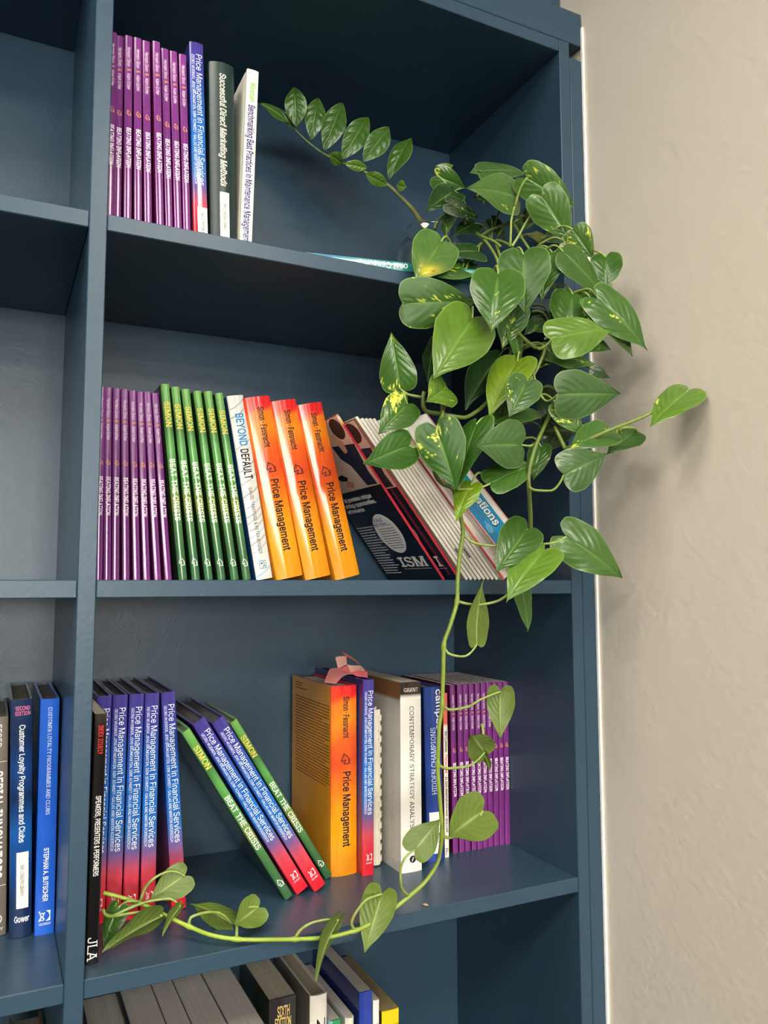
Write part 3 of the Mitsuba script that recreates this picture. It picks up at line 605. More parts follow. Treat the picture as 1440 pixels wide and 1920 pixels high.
# ---------------------------------------------------------------- plants: world coordinates in metres
LEAVES = [
([0.4333,0.06,0.553],[0.4758,0.0554,0.5437],[-0.206,-0.815,-0.541],0.0338,'m',0.35,0.16,0,0,[[0.4561,0.0628,0.5241],[0.4447,0.0594,0.5465]],0),
([0.4455,0.075,0.5708],[0.4674,0.0722,0.5833],[-0.153,-0.987,0.051],0.0157,'o',0,0.16,0,0,[[0.4629,0.0744,0.5392],[0.4542,0.0727,0.563]],0),
([0.4542,0.05,0.5317],[0.4055,0.044,0.4891],[-0.164,-0.933,0.319],0.0403,'d',0,0.16,0,0,[[0.4769,0.0535,0.5024],[0.4656,0.0498,0.525]],0),
([0.4335,0.03,0.5],[0.4773,0.0252,0.4871],[-0.076,-0.991,0.11],0.0285,'d',0.3,0.16,0,0,[[0.4663,0.042,0.4836],[0.4499,0.034,0.4998]],0),
([0.4536,0.055,0.5109],[0.4407,0.0499,0.4578],[-0.939,-0.235,0.251],0.0341,'g',0.15,0.16,0,0,[[0.4802,0.0547,0.4878],[0.4669,0.0529,0.5074]],0),
([0.4835,0.02,0.553],[0.549,0.0128,0.5588],[-0.138,-0.862,0.488],0.041,'g',0,0.16,0,0,[[0.4935,0.0361,0.5157],[0.4885,0.0261,0.5424]],0),
([0.4989,0.03,0.5631],[0.4637,0.0265,0.5477],[-0.032,-0.955,0.294],0.0239,'g',0,0.16,0,0,[[0.5023,0.042,0.5242],[0.5006,0.034,0.5516]],0),
([0.5172,-0.01,0.5091],[0.4292,-0.0183,0.4987],[0.095,-0.995,-0.013],0.0552,'l',0.08,0.12,0,0,[[0.5029,-0.01,0.4386],[0.5007,-0.015,0.463],[0.5071,-0.014,0.4904]],1),
([0.5192,0.03,0.5155],[0.4529,0.0,0.4995],[0.177,-0.738,0.651],0.0462,'d',0.2,0.16,0,0,[[0.5104,0.042,0.4776],[0.5148,0.034,0.5046]],0),
([0.5131,-0.035,0.5237],[0.5854,-0.0433,0.4957],[-0.308,-0.76,-0.572],0.0491,'l',0.06,0.16,0,0,[[0.5081,-0.015,0.4938],[0.509,-0.025,0.5115]],0),
([0.5219,-0.055,0.4912],[0.5621,-0.0619,0.4358],[-0.616,-0.7,-0.36],0.0513,'l',0.06,0.16,0,0,[[0.5019,-0.015,0.4364],[0.5158,-0.02,0.4618],[0.5206,-0.035,0.4782]],0),
([0.5354,0.0,0.4921],[0.5627,-0.0031,0.498],[-0.024,-0.928,-0.372],0.0207,'d',0,0.16,0,0,[[0.5142,0.0351,0.4726],[0.5248,0.0155,0.4904]],0),
([0.5679,0.03,0.5119],[0.5405,0.0259,0.4768],[-0.475,-0.752,0.457],0.0277,'g',0,0.16,0,0,[[0.5387,0.042,0.4885],[0.5533,0.034,0.5082]],0),
([0.508,0.04,0.4975],[0.5282,0.0365,0.4694],[-0.168,-0.986,0.001],0.0215,'d',0,0.16,0,0,[[0.5079,0.042,0.468],[0.5079,0.039,0.4907]],0),
([0.4864,0.05,0.492],[0.4493,0.0458,0.4661],[-0.173,-0.903,0.394],0.0282,'d',0,0.16,0,0,[[0.5076,0.0423,0.4682],[0.497,0.0441,0.4881]],0),
([0.3913,-0.02,0.4195],[0.3494,-0.0271,0.3565],[-0.129,-0.972,0.195],0.0599,'l',0.1,0.1,0,1,[[0.421,0.0047,0.4288],[0.4062,-0.0096,0.4322]],0),
([0.4527,-0.01,0.4218],[0.3961,-0.0155,0.4049],[-0.07,-0.856,0.513],0.0368,'d',0,0.16,0,0,[[0.4755,0.0186,0.4386],[0.4641,0.0023,0.4382]],0),
([0.4291,-0.01,0.3977],[0.3665,-0.0164,0.3706],[-0.128,-0.858,0.498],0.0425,'m',0.06,0.16,0,0,[[0.453,0.0141,0.4162],[0.441,0.0001,0.415]],0),
([0.4468,-0.005,0.407],[0.4239,-0.0079,0.3864],[-0.317,-0.826,0.466],0.0192,'d',0,0.16,0,0,[[0.4691,0.0198,0.4267],[0.4579,0.0054,0.4249]],0),
([0.5491,-0.08,0.4422],[0.5785,-0.0847,0.4066],[-0.595,-0.698,-0.399],0.0342,'l',0.08,0.16,0,0,[[0.5372,-0.0362,0.4468],[0.5432,-0.0601,0.4525]],1),
([0.6009,0.0,0.4728],[0.5592,-0.004,0.4592],[-0.063,-0.887,0.457],0.0273,'d',0,0.16,0,0,[[0.5676,0.0227,0.4685],[0.5843,0.0094,0.4786]],0),
([0.572,0.01,0.4719],[0.5429,0.0073,0.4689],[0.074,-0.982,0.171],0.0182,'o',0,0.16,0,0,[[0.5386,0.0324,0.4679],[0.5553,0.0192,0.4779]],0),
([0.4241,-0.095,0.3563],[0.4069,-0.1045,0.2807],[-0.488,-0.845,0.217],0.0646,'m',0.28,0.08,0,0,[[0.4396,-0.0599,0.3737],[0.4319,-0.0795,0.373]],0),
([0.4701,-0.082,0.3938],[0.4661,-0.0895,0.3156],[-0.597,-0.795,0.107],0.0642,'m',0.06,0.14,0,0,[[0.4795,-0.0423,0.4091],[0.4748,-0.0642,0.4095]],0),
([0.5243,-0.07,0.4106],[0.501,-0.0766,0.3438],[-0.724,-0.615,0.313],0.044,'m',0.22,0.16,0,0,[[0.5194,-0.0285,0.4247],[0.5218,-0.0512,0.4257]],0),
([0.5248,-0.09,0.4043],[0.5874,-0.0988,0.3468],[0.016,-0.985,0.169],0.0529,'m',0,0.16,0,0,[[0.5206,-0.0477,0.4174],[0.5227,-0.0709,0.4189]],1),
([0.584,-0.1,0.4046],[0.5798,-0.1047,0.3554],[-0.668,-0.733,0.127],0.0399,'m',0.2,0.16,0,0,[[0.5679,-0.0604,0.4149],[0.576,-0.0822,0.4178]],0),
([0.545,-0.07,0.4278],[0.5825,-0.0743,0.4142],[-0.092,-0.994,0.058],0.0249,'o',0,0.16,0,0,[[0.5337,-0.0277,0.4372],[0.5393,-0.0508,0.4405]],0),
([0.3293,-0.035,0.3256],[0.4269,-0.0456,0.3396],[-0.079,-0.979,-0.19],0.0615,'m',0.28,0.2,0,0,[[0.3553,-0.0135,0.343],[0.3423,-0.0263,0.3423]],1),
([0.4008,-0.075,0.3058],[0.3414,-0.0846,0.2234],[-0.185,-0.952,0.244],0.0717,'b',0,0.08,0,0,[[0.4176,-0.0466,0.3278],[0.4092,-0.0628,0.3248]],0),
([0.478,-0.055,0.3364],[0.4514,-0.061,0.2791],[-0.376,-0.887,0.267],0.0408,'g',0.1,0.16,0,0,[[0.4844,-0.0247,0.3615],[0.4812,-0.0419,0.357]],0),
([0.4817,-0.118,0.2796],[0.5688,-0.128,0.3026],[-0.185,-0.938,0.294],0.0562,'b',0,0.1,0,0,[[0.4767,-0.1,0.2718],[0.48,-0.11,0.274]],1),
([0.5478,-0.125,0.3366],[0.6147,-0.1343,0.2792],[-0.137,-0.991,0.001],0.055,'m',0.06,0.16,0,0,[[0.5411,-0.0871,0.3552],[0.5445,-0.1081,0.3539]],0),
([0.5482,-0.115,0.336],[0.6007,-0.1235,0.2729],[0.1,-0.972,0.214],0.0512,'m',0,0.16,0,0,[[0.5413,-0.078,0.3555],[0.5447,-0.0985,0.3538]],0),
([0.5383,-0.09,0.3522],[0.5215,-0.0962,0.2886],[-0.555,-0.801,0.225],0.0538,'m',0.3,0.16,0,0,[[0.5321,-0.0536,0.3725],[0.5352,-0.0738,0.3703]],0),
([0.5373,-0.1,0.2923],[0.5837,-0.1052,0.2837],[-0.066,-0.972,0.224],0.0295,'m',0.4,0.16,0,0,[[0.507,-0.0721,0.2958],[0.5221,-0.0881,0.3021]],0),
([0.5018,-0.09,0.2745],[0.5678,-0.0973,0.2628],[-0.007,-0.864,0.504],0.0418,'m',0.35,0.16,0,0,[[0.4798,-0.058,0.2863],[0.4908,-0.076,0.2884]],0),
([0.5192,-0.07,0.2807],[0.495,-0.0732,0.2568],[-0.331,-0.833,0.444],0.0212,'d',0.25,0.16,0,0,[[0.4849,-0.058,0.2839],[0.5021,-0.066,0.2903]],0),
([0.4861,-0.122,0.2139],[0.5725,-0.1316,0.2216],[-0.089,-0.972,-0.217],0.0584,'g',0,0.1,0,0,[[0.4758,-0.09,0.2451],[0.4853,-0.105,0.2093]],1),
([0.5586,-0.1,0.2563],[0.5821,-0.1027,0.2484],[-0.146,-0.984,-0.099],0.0155,'d',0,0.16,0,0,[[0.5261,-0.0757,0.257],[0.5423,-0.0899,0.2647]],0),
([0.5345,-0.05,0.3327],[0.4887,-0.055,0.3046],[-0.271,-0.77,0.577],0.0335,'d',0,0.16,0,0,[[0.5288,-0.0208,0.3586],[0.5316,-0.0374,0.3537]],1),
([0.5286,-0.055,0.3219],[0.4969,-0.0582,0.3075],[-0.187,-0.787,0.588],0.0217,'m',0.2,0.16,0,0,[[0.5244,-0.0259,0.3482],[0.5265,-0.0424,0.3431]],0),
([0.4721,-0.06,0.3015],[0.4714,-0.0642,0.2582],[0.233,-0.968,0.09],0.027,'m',0,0.16,0,0,[[0.4803,-0.058,0.3091],[0.4762,-0.061,0.3133]],0),
([0.4601,-0.08,0.26],[0.4132,-0.0882,0.1874],[-0.658,-0.573,0.489],0.0538,'y',0.25,0.25,0,0,[[0.4795,-0.058,0.2743],[0.4698,-0.071,0.2752]],0),
([0.4782,-0.075,0.2057],[0.4153,-0.0815,0.1769],[-0.232,-0.709,0.666],0.0431,'m',0,0.16,0,0,[[0.4782,-0.058,0.2159],[0.4782,-0.0685,0.2188]],0),
([0.45,-0.112,0.228],[0.4202,-0.1172,0.1812],[-0.324,-0.895,0.307],0.0419,'g',0.06,0.16,0,0,[[0.4756,-0.09,0.2373]],0),
([0.4687,-0.03,0.2808],[0.4117,-0.039,0.2046],[-0.643,-0.539,0.545],0.0593,'d',0,0.16,0,0,[[0.4779,-0.0516,0.2803],[0.4733,-0.0428,0.2885]],0),
([0.3234,-0.04,0.2205],[0.3077,-0.0468,0.2849],[-0.456,-0.867,-0.202],0.0436,'m',0.3,0.16,0,0,[[0.3468,-0.05,0.2113],[0.3324,-0.048,0.2127]],1),
([0.3948,0.0,0.3012],[0.3796,-0.0059,0.2422],[-0.942,-0.208,0.264],0.038,'d',0,0.16,0,0,[[0.4219,-0.0102,0.2989],[0.4084,-0.0071,0.308]],0),
([0.374,-0.06,0.2233],[0.3242,-0.098,0.1939],[0.414,-0.831,0.372],0.0452,'b',0.12,0.3,0,0,[[0.3738,-0.05,0.1949],[0.3754,-0.055,0.21]],0),
([0.3218,-0.06,0.1992],[0.2822,-0.0653,0.16],[-0.071,-0.976,0.204],0.0426,'m',0.2,0.16,0,0,[[0.3468,-0.05,0.2113],[0.3337,-0.052,0.2114],[0.319,-0.055,0.2123]],0),
([0.321,-0.065,0.1505],[0.2608,-0.0712,0.1246],[0.076,-0.995,0.064],0.0435,'d2',0,0.1,0,0,[[0.3519,-0.05,0.1484],[0.3353,-0.06,0.1475]],0),
([0.3489,-0.078,0.17],[0.3702,-0.0854,0.1001],[-0.531,-0.844,-0.073],0.0555,'d2',0.3,0.22,0,0,[[0.3724,-0.055,0.2002],[0.3603,-0.068,0.1808]],0),
([0.4048,-0.074,0.1799],[0.3735,-0.0822,0.1012],[-0.893,-0.241,0.38],0.0527,'d2',0,0.1,0,0,[[0.4385,-0.0602,0.1852],[0.4216,-0.0691,0.1906]],0),
([0.4452,-0.105,0.1542],[0.3767,-0.1126,0.1472],[0.124,-0.982,-0.139],0.0566,'g',0,0.06,0,0,[[0.4801,-0.09,0.163],[0.4587,-0.1,0.1547]],0),
([0.4155,-0.085,0.1098],[0.4827,-0.0929,0.1373],[-0.339,-0.699,0.63],0.0453,'m',0,0.16,0,0,[[0.3834,-0.066,0.1035],[0.3972,-0.075,0.1038]],1),
([0.4969,-0.075,0.1603],[0.4807,-0.0794,0.1172],[-0.595,-0.746,0.3],0.0287,'m',0.1,0.16,0,0,[[0.4772,-0.058,0.1686],[0.4871,-0.0685,0.1724]],0),
([0.5036,-0.07,0.1807],[0.5552,-0.0757,0.1867],[-0.091,-0.985,-0.148],0.0445,'d',0,0.16,0,0,[[0.4776,-0.058,0.1876],[0.4906,-0.066,0.1921]],1),
([0.5374,-0.06,0.2336],[0.5038,-0.0657,0.1834],[-0.345,-0.878,0.332],0.0443,'d',0,0.16,0,0,[[0.503,-0.0538,0.2324],[0.5202,-0.0589,0.241]],0),
([0.5444,-0.055,0.2189],[0.5118,-0.0595,0.1839],[-0.23,-0.915,0.332],0.0312,'d',0,0.16,0,0,[[0.5103,-0.0507,0.2168],[0.5273,-0.0549,0.2258]],0),
([0.4923,-0.11,0.207],[0.5299,-0.1157,0.1672],[-0.134,-0.991,0.016],0.0342,'l',0.06,0.16,0,0,[[0.4819,-0.0681,0.218],[0.4871,-0.0911,0.2205]],1),
([0.5472,-0.135,0.1736],[0.4839,-0.1414,0.1464],[-0.175,-0.787,0.592],0.0429,'m',0.2,0.3,0,0,[[0.5221,-0.0995,0.1763],[0.5346,-0.1193,0.1829]],0),
([0.4733,-0.145,0.1163],[0.5302,-0.1519,0.1427],[-0.168,-0.98,0.107],0.0497,'g',0,0.08,0,0,[[0.4598,-0.1,0.1062],[0.4591,-0.11,0.1019],[0.4676,-0.13,0.0996],[0.4719,-0.14,0.1078]],1),
([0.5986,-0.128,0.1791],[0.5509,-0.128,0.1464],[-0.385,-0.731,0.563],0.0359,'m',0.35,0.1,0,0,[[0.5345,-0.15,0.1711],[0.5528,-0.152,0.1748]],1),
([0.622,-0.188,0.2182],[0.5615,-0.188,0.1703],[-0.518,-0.549,0.656],0.0478,'b',0.4,0.1,0,0,[[0.5838,-0.182,0.1943],[0.5985,-0.184,0.201],[0.6108,-0.187,0.2091]],0),
([0.4742,-0.075,0.0599],[0.4231,-0.082,0.0078],[-0.258,-0.891,0.372],0.0501,'m',0,0.16,0,0,[[0.4037,-0.045,0.0548],[0.4101,-0.05,0.0452],[0.4228,-0.06,0.0406],[0.44,-0.07,0.0392]],0),
([0.4855,-0.092,0.0341],[0.4245,-0.1002,-0.0258],[-0.492,-0.642,0.588],0.0533,'b',0,0.2,0,0,[[0.3952,-0.043,-0.0247],[0.4186,-0.05,-0.0292],[0.4368,-0.062,-0.0255],[0.4467,-0.075,-0.0155],[0.472,-0.088,0.0167]],0),
([0.5238,-0.085,0.0517],[0.6006,-0.0949,0.0019],[-0.14,-0.99,-0.018],0.0571,'l',0,0.16,0,0,[[0.4843,-0.066,0.0415],[0.498,-0.075,0.0427],[0.51,-0.08,0.0446]],0),
([0.4743,-0.06,-0.0082],[0.4792,-0.0655,-0.0618],[0.256,-0.959,0.121],0.0335,'m',0,0.16,0,0,[[0.4749,-0.05,0.0228],[0.4746,-0.057,0.0153]],0),
([0.4165,-0.05,-0.075],[0.4222,-0.0577,0.0013],[-0.426,0.896,0.123],0.0477,'u',0,0.16,1,0,[[0.3784,-0.04,-0.0768],[0.3837,-0.043,-0.0853],[0.3999,-0.047,-0.0887]],1),
([0.3978,-0.072,0.1085],[0.3743,-0.0767,0.0654],[-0.69,-0.575,0.439],0.0306,'y',0,0.16,0,0,[[0.4263,-0.0593,0.1248],[0.412,-0.0676,0.1246]],0),
([0.4627,-0.03,-0.1347],[0.4579,-0.0356,-0.1895],[0.458,0.879,-0.13],0.0343,'u',0,0.16,1,0,[[0.3779,-0.036,-0.144],[0.3893,-0.036,-0.1503],[0.4123,-0.034,-0.1491],[0.4338,-0.032,-0.1415]],0),
([0.4334,-0.038,-0.2018],[0.3979,-0.0656,-0.1746],[-0.159,0.79,0.593],0.0345,'u',0,0.16,1,0,[[0.3735,-0.034,-0.2113],[0.3836,-0.036,-0.2161],[0.4067,-0.038,-0.2162]],0),
([0.4332,-0.036,-0.2027],[0.4417,-0.0384,-0.224],[0.9,0.284,0.329],0.0143,'u',0,0.16,1,0,[[0.4373,-0.0272,-0.1721],[0.4353,-0.0336,-0.1794]],0),
([0.4353,-0.03,-0.2716],[0.3693,-0.0636,-0.282],[-0.281,0.741,-0.61],0.0539,'u',0,0.16,1,0,[[0.3792,-0.03,-0.2908],[0.3867,-0.034,-0.2943],[0.4071,-0.036,-0.2876]],0),
([0.3434,-0.032,-0.3022],[0.3736,-0.0364,-0.2712],[0.444,0.839,-0.314],0.0369,'u',0,0.16,1,0,[[0.3396,-0.022,-0.3533],[0.3278,-0.028,-0.339],[0.3251,-0.032,-0.3201],[0.3315,-0.034,-0.3062]],0),
([0.0387,0.062,-0.3442],[0.0243,0.058,-0.3797],[-0.514,-0.804,0.299],0.0239,'m',0.05,0.16,0,0,[[0.062,0.068,-0.346],[0.0489,0.066,-0.3409]],0),
([0.08,0.04,-0.3518],[0.0197,0.0336,-0.3739],[-0.273,0.819,0.505],0.04,'u',0,0.5,1,0,[[0.0322,0.056,-0.3496],[0.0484,0.05,-0.3476],[0.0685,0.044,-0.3463]],1),
([0.1083,0.066,-0.3239],[0.0704,0.0618,-0.342],[0.082,0.919,-0.386],0.0349,'u',0,0.16,1,0,[[0.062,0.068,-0.346],[0.0656,0.068,-0.3333],[0.0762,0.066,-0.3211],[0.0909,0.066,-0.3167]],0),
([0.0987,0.04,-0.3453],[0.0798,0.0367,-0.3709],[-0.565,0.76,0.321],0.0198,'u',0,0.5,1,0,[[0.0322,0.056,-0.3496],[0.0499,0.054,-0.3434],[0.0683,0.05,-0.3387],[0.087,0.044,-0.3371]],0),
([0.1554,0.045,-0.3743],[0.1099,0.0398,-0.3444],[0.225,0.843,0.49],0.0338,'u',0,0.16,1,0,[[0.1073,0.036,-0.3655],[0.109,0.037,-0.3581],[0.1223,0.038,-0.3559],[0.1396,0.042,-0.3598]],0),
([0.1814,0.03,-0.3573],[0.1486,0.0063,-0.3616],[-0.408,0.676,-0.614],0.0334,'u',0,0.16,1,0,[[0.1505,0.004,-0.375],[0.1526,0.012,-0.3671],[0.1576,0.022,-0.3591],[0.1663,0.028,-0.3551]],0),
([0.2553,-0.02,-0.3659],[0.2274,-0.0263,-0.4204],[-0.597,0.773,0.217],0.0382,'u',0,0.4,1,0,[[0.2105,-0.008,-0.3813],[0.2176,-0.01,-0.3715],[0.2318,-0.014,-0.3655],[0.2444,-0.018,-0.3641]],0),
([0.3069,-0.022,-0.3467],[0.2826,-0.0283,-0.4027],[0.439,0.852,-0.286],0.039,'u',0,0.15,1,0,[[0.2764,-0.018,-0.381],[0.2711,-0.02,-0.3715],[0.2784,-0.022,-0.3576],[0.2903,-0.024,-0.3477]],0)]
STEMS = [[[0.3686,-0.058,0.2099],[0.3703,-0.056,0.1966],[0.365,-0.055,0.1774],[0.3608,-0.052,0.1525],[0.361,-0.05,0.134],[0.3645,-0.05,0.1198],[0.3732,-0.052,0.1107],[0.3822,-0.055,0.1071],[0.3897,-0.052,0.0978],[0.397,-0.048,0.0796],[0.403,-0.045,0.0547],[0.4001,-0.042,0.0296],[0.398,-0.04,-0.0017],[0.3952,-0.043,-0.0247],[0.3868,-0.042,-0.0512],[0.3784,-0.04,-0.0768],[0.3785,-0.038,-0.1093],[0.3779,-0.036,-0.144],[0.3734,-0.036,-0.1726],[0.3727,-0.034,-0.2112],[0.3763,-0.032,-0.2514],[0.3799,-0.03,-0.2909],[0.3785,-0.026,-0.3155],[0.3626,-0.024,-0.3401],[0.3417,-0.022,-0.3548],[0.3105,-0.02,-0.3707],[0.2764,-0.018,-0.3816],[0.243,-0.014,-0.384],[0.2105,-0.008,-0.3818],[0.1801,-0.005,-0.3777],[0.1502,0.003,-0.3746],[0.1258,0.016,-0.3707],[0.1071,0.035,-0.3657],[0.0857,0.052,-0.3566],[0.062,0.068,-0.346],[0.0421,0.076,-0.3387],[0.0255,0.08,-0.3329]],[[0.062,0.068,-0.346],[0.0463,0.062,-0.3472],[0.0322,0.056,-0.3496],[0.0252,0.056,-0.3467],[0.0227,0.058,-0.3416]],[[0.3489,-0.05,0.2178],[0.3474,-0.05,0.205],[0.3516,-0.05,0.1954],[0.3697,-0.052,0.1935],[0.3985,-0.055,0.1912],[0.4167,-0.056,0.1997],[0.4366,-0.055,0.2175],[0.4542,-0.05,0.239],[0.4693,-0.045,0.2654],[0.485,-0.035,0.3009],[0.4923,-0.02,0.3413],[0.4902,-0.012,0.3792],[0.4838,-0.01,0.4075],[0.4853,0.01,0.4409],[0.4949,0.05,0.4737]],[[0.4723,-0.06,0.3069],[0.4785,-0.075,0.2887],[0.4843,-0.085,0.2788],[0.49,-0.095,0.2749],[0.4822,-0.09,0.2524],[0.4724,-0.088,0.2374]],[[0.4723,-0.06,0.3069],[0.4815,-0.03,0.3575],[0.4906,-0.012,0.4008],[0.5007,0.02,0.4515]],[[0.4854,-0.066,0.0557],[0.4712,-0.085,0.0856],[0.4585,-0.1,0.1148],[0.4661,-0.1,0.1465],[0.4861,-0.095,0.1806],[0.5065,-0.09,0.2093],[0.5279,-0.085,0.2524],[0.5373,-0.08,0.2953],[0.5506,-0.05,0.362],[0.5406,-0.02,0.414],[0.5068,-0.008,0.4379],[0.5077,0.03,0.4644]],[[0.5008,-0.115,0.1518],[0.5157,-0.135,0.1597],[0.5342,-0.152,0.1701],[0.5624,-0.172,0.1832],[0.5838,-0.182,0.1943],[0.5998,-0.186,0.2007]],[[0.5008,-0.115,0.1518],[0.4979,-0.1,0.1807]],[[0.4949,0.05,0.4737],[0.5125,0.03,0.4843],[0.5258,0.02,0.4866],[0.526,0.0,0.4633],[0.5361,-0.015,0.4297]],[[0.4905,0.07,0.5005],[0.4858,0.04,0.4717],[0.4931,0.015,0.454],[0.4903,-0.005,0.4381]],[[0.437,0.075,0.484],[0.4471,0.07,0.5031],[0.4583,0.06,0.5088]],[[0.4926,0.04,0.4616],[0.4665,0.02,0.4376],[0.4397,-0.006,0.4082],[0.4292,-0.012,0.383]]]
ZZ_LEAVES = [([0.2704,0.2,0.6608],[0.2222,0.195,0.6763],[0.181,-0.95,0.254],0.0214),([0.2751,0.19,0.6525],[0.2692,0.184,0.7082],[-0.357,-0.924,-0.137],0.0322),([0.2762,0.2,0.6558],[0.2555,0.1971,0.6747],[-0.324,-0.816,-0.479],0.012),([0.2973,0.19,0.6388],[0.3051,0.1832,0.7016],[-0.28,-0.957,-0.07],0.0299),([0.3134,0.18,0.6214],[0.3389,0.1714,0.6969],[-0.191,-0.98,-0.048],0.034),([0.3369,0.17,0.6084],[0.3754,0.1612,0.679],[-0.118,-0.991,-0.058],0.034),([0.364,0.155,0.6042],[0.4035,0.1473,0.6631],[-0.092,-0.993,-0.069],0.0323),([0.3987,0.14,0.5793],[0.4315,0.1319,0.6458],[-0.609,-0.766,0.207],0.0313),([0.3437,0.18,0.6093],[0.3134,0.1594,0.6061],[0.471,-0.587,-0.658],0.0189),([0.3398,0.165,0.601],[0.3746,0.1613,0.6002],[-0.101,-0.858,-0.504],0.0153),([0.402,0.15,0.5751],[0.3642,0.1463,0.5823],[-0.03,-0.817,-0.575],0.0188),([0.4091,0.135,0.5705],[0.4142,0.115,0.5583],[-0.977,-0.194,-0.088],0.0153)]
ZZ_STEM = [[0.2704,0.2,0.6608],[0.2754,0.2,0.6556],[0.295,0.197,0.6386],[0.3199,0.19,0.6216],[0.3437,0.18,0.6093],[0.3712,0.167,0.5965],[0.402,0.15,0.5751],[0.4193,0.138,0.5532],[0.4325,0.122,0.5273],[0.4352,0.105,0.5024],[0.4378,0.09,0.471],[0.4424,0.085,0.4506]]
OUT_HEART = V([(0, 0, 0), (.06, -.085, .055), (.13, -.15, .15), (.23, -.125, .30), (.35, .03, .395), (.5, .25, .41), (.64, .47, .34), (.78, .69, .215), (.9, .87, .08), (1, 1, 0)])
OUT_SHALLOW = V([(0, 0, 0), (.05, -.03, .06), (.12, -.05, .16), (.22, -.02, .30), (.34, .09, .39), (.48, .26, .41), (.62, .46, .345), (.77, .68, .22), (.9, .87, .08), (1, 1, 0)])
OUT_ELLIPSE = V([(0, 0, 0), (.1, .03, .05), (.25, .15, .2), (.4, .34, .35), (.52, .5, .41), (.66, .66, .38), (.8, .82, .25), (.92, .94, .1), (1, 1, 0)])
from scipy.interpolate import CubicSpline, PchipInterpolator
GREEN = {'m': ((60, 100, 38), (104, 128, 74)), 'd': ((34, 64, 28), (84, 106, 60)), 'd2': ((46, 90, 26), (88, 112, 60)), 'l': ((76, 116, 52), (120, 142, 86)), 'g': ((66, 102, 52), (112, 134, 88)),
         'b': ((88, 126, 42), (130, 158, 70)), 'y': ((104, 138, 30), (146, 160, 62)), 'o': ((98, 112, 46), (120, 128, 70)), 'u': ((66, 104, 42), (92, 112, 46))}
def leaf_mesh(B, Tp, N, W, col, varieg, fold, under, spot, seed, outline=OUT_HEART, nt=44, nu=33, quilt=.00026, veins=8):
    B, Tp, N = V(B, ), V(Tp), V(N)
    a = Tp-B; L = np.linalg.norm(a); a = a/L
    N = N-(N@a)*a; N /= np.linalg.norm(N); S = np.cross(N, a)
    rng = random.Random(seed)
    t = np.linspace(0, 1, nt)**.95; u = np.linspace(-1, 1, nu)
    ox = PchipInterpolator(outline[:, 0], outline[:, 1])(t)*L; oy = PchipInterpolator(outline[:, 0], outline[:, 2])(t)*W/.82
    tt, uu = np.meshgrid(t, u, indexing='ij'); au = np.abs(uu)
    lop = 1+.09*(rng.random()-.5)*np.sign(uu)
    X = tt*L*(1-au)+ox[:, None]*au; Y = oy[:, None]*uu*lop
    x = X/L
    arch = .05+.07*rng.random(); ph = rng.random()*6.28
    Z = fold*np.abs(Y)*(1-.35*au)+arch*L*4*x*(1-x)*.5-.12*L*np.maximum(0, -x)
    Z = Z-.55*(np.abs(Y)**2)/max(W, .01)*.6
    Z += .016*L*au**2*np.sin(2*math.pi*(1.6+rng.random())*tt+ph+1.3*np.sign(uu))
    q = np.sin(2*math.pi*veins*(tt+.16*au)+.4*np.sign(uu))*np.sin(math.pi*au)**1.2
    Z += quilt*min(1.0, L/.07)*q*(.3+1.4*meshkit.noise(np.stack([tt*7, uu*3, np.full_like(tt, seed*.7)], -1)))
    Z += .00028*(meshkit.fbm(np.stack([X*230, Y*230, np.full_like(X, seed*1.7)], -1), 2)-.5)
    Z -= .0007*np.exp(-(au/.05)**2)
    P = B+X[..., None]*a+Y[..., None]*S+Z[..., None]*N
    top, bot = GREEN[col][0], GREEN[col][1]
    n1 = meshkit.fbm(np.stack([tt*6, uu*2, np.full_like(tt, seed*1.3)], -1), 3)
    jit = .86+.28*rng.random()
    ct = srgb(*top)*jit*V([.9, .84, .84])*(.78+.44*n1[..., None])
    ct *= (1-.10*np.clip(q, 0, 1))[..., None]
    mid = np.exp(-(au/.045)**2)[..., None]*(.38*(1-x)+.1)[..., None]
    ct = ct*(1-mid)+srgb(128, 168, 80)*jit*mid
    rim = (np.clip((au-.955)/.045, 0, 1)*.35)[..., None]
    ct = ct*(1-rim)+srgb(150, 178, 108)*rim
    if varieg:
        varieg *= .72
        side = 1 if rng.random() < .5 else -1
        v1 = meshkit.fbm(np.stack([tt*13+2.2*au, uu*1.7+3, np.full_like(tt, seed*2.1)], -1), 3)
        v2 = meshkit.noise(np.stack([(tt+.2*au)*46, uu*8, np.full_like(tt, seed*1.1)], -1))
        zone = meshkit.noise(np.stack([tt*2.2+7, uu*1.4, np.full_like(tt, seed*.9)], -1))+.14*(np.sign(uu) == side)
        k = np.clip((.42*v1+.34*v2+.55*zone-(.955-.3*varieg))/.035, 0, 1)[..., None]
        ct = ct*(1-k)+srgb(206, 212, 84)*k
    if spot:
        k = np.exp(-(((tt-.72)/.13)**2+((uu-.3)/.5)**2))[..., None]; ct = ct*(1-.8*k)+srgb(206, 190, 52)*.8*k
        k = np.clip(1.6*np.exp(-(((tt-.7)/.045)**2+((uu-.55)/.13)**2))-.5, 0, 1)[..., None]; ct = ct*(1-k)+srgb(150, 96, 50)*k
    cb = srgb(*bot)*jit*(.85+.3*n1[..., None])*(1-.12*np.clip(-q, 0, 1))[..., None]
    mb = np.exp(-(au/.06)**2)[..., None]*(.8*(1-x)+.1)[..., None]
    cb = cb*(1-mb)+srgb(170, 186, 116)*mb
    f = []
    for i in range(nt-1):
        k = i*nu+np.arange(nu-1); f += [np.c_[k, k+nu, k+1], np.c_[k+1, k+nu, k+nu+1]]
    f = np.vstack(f)
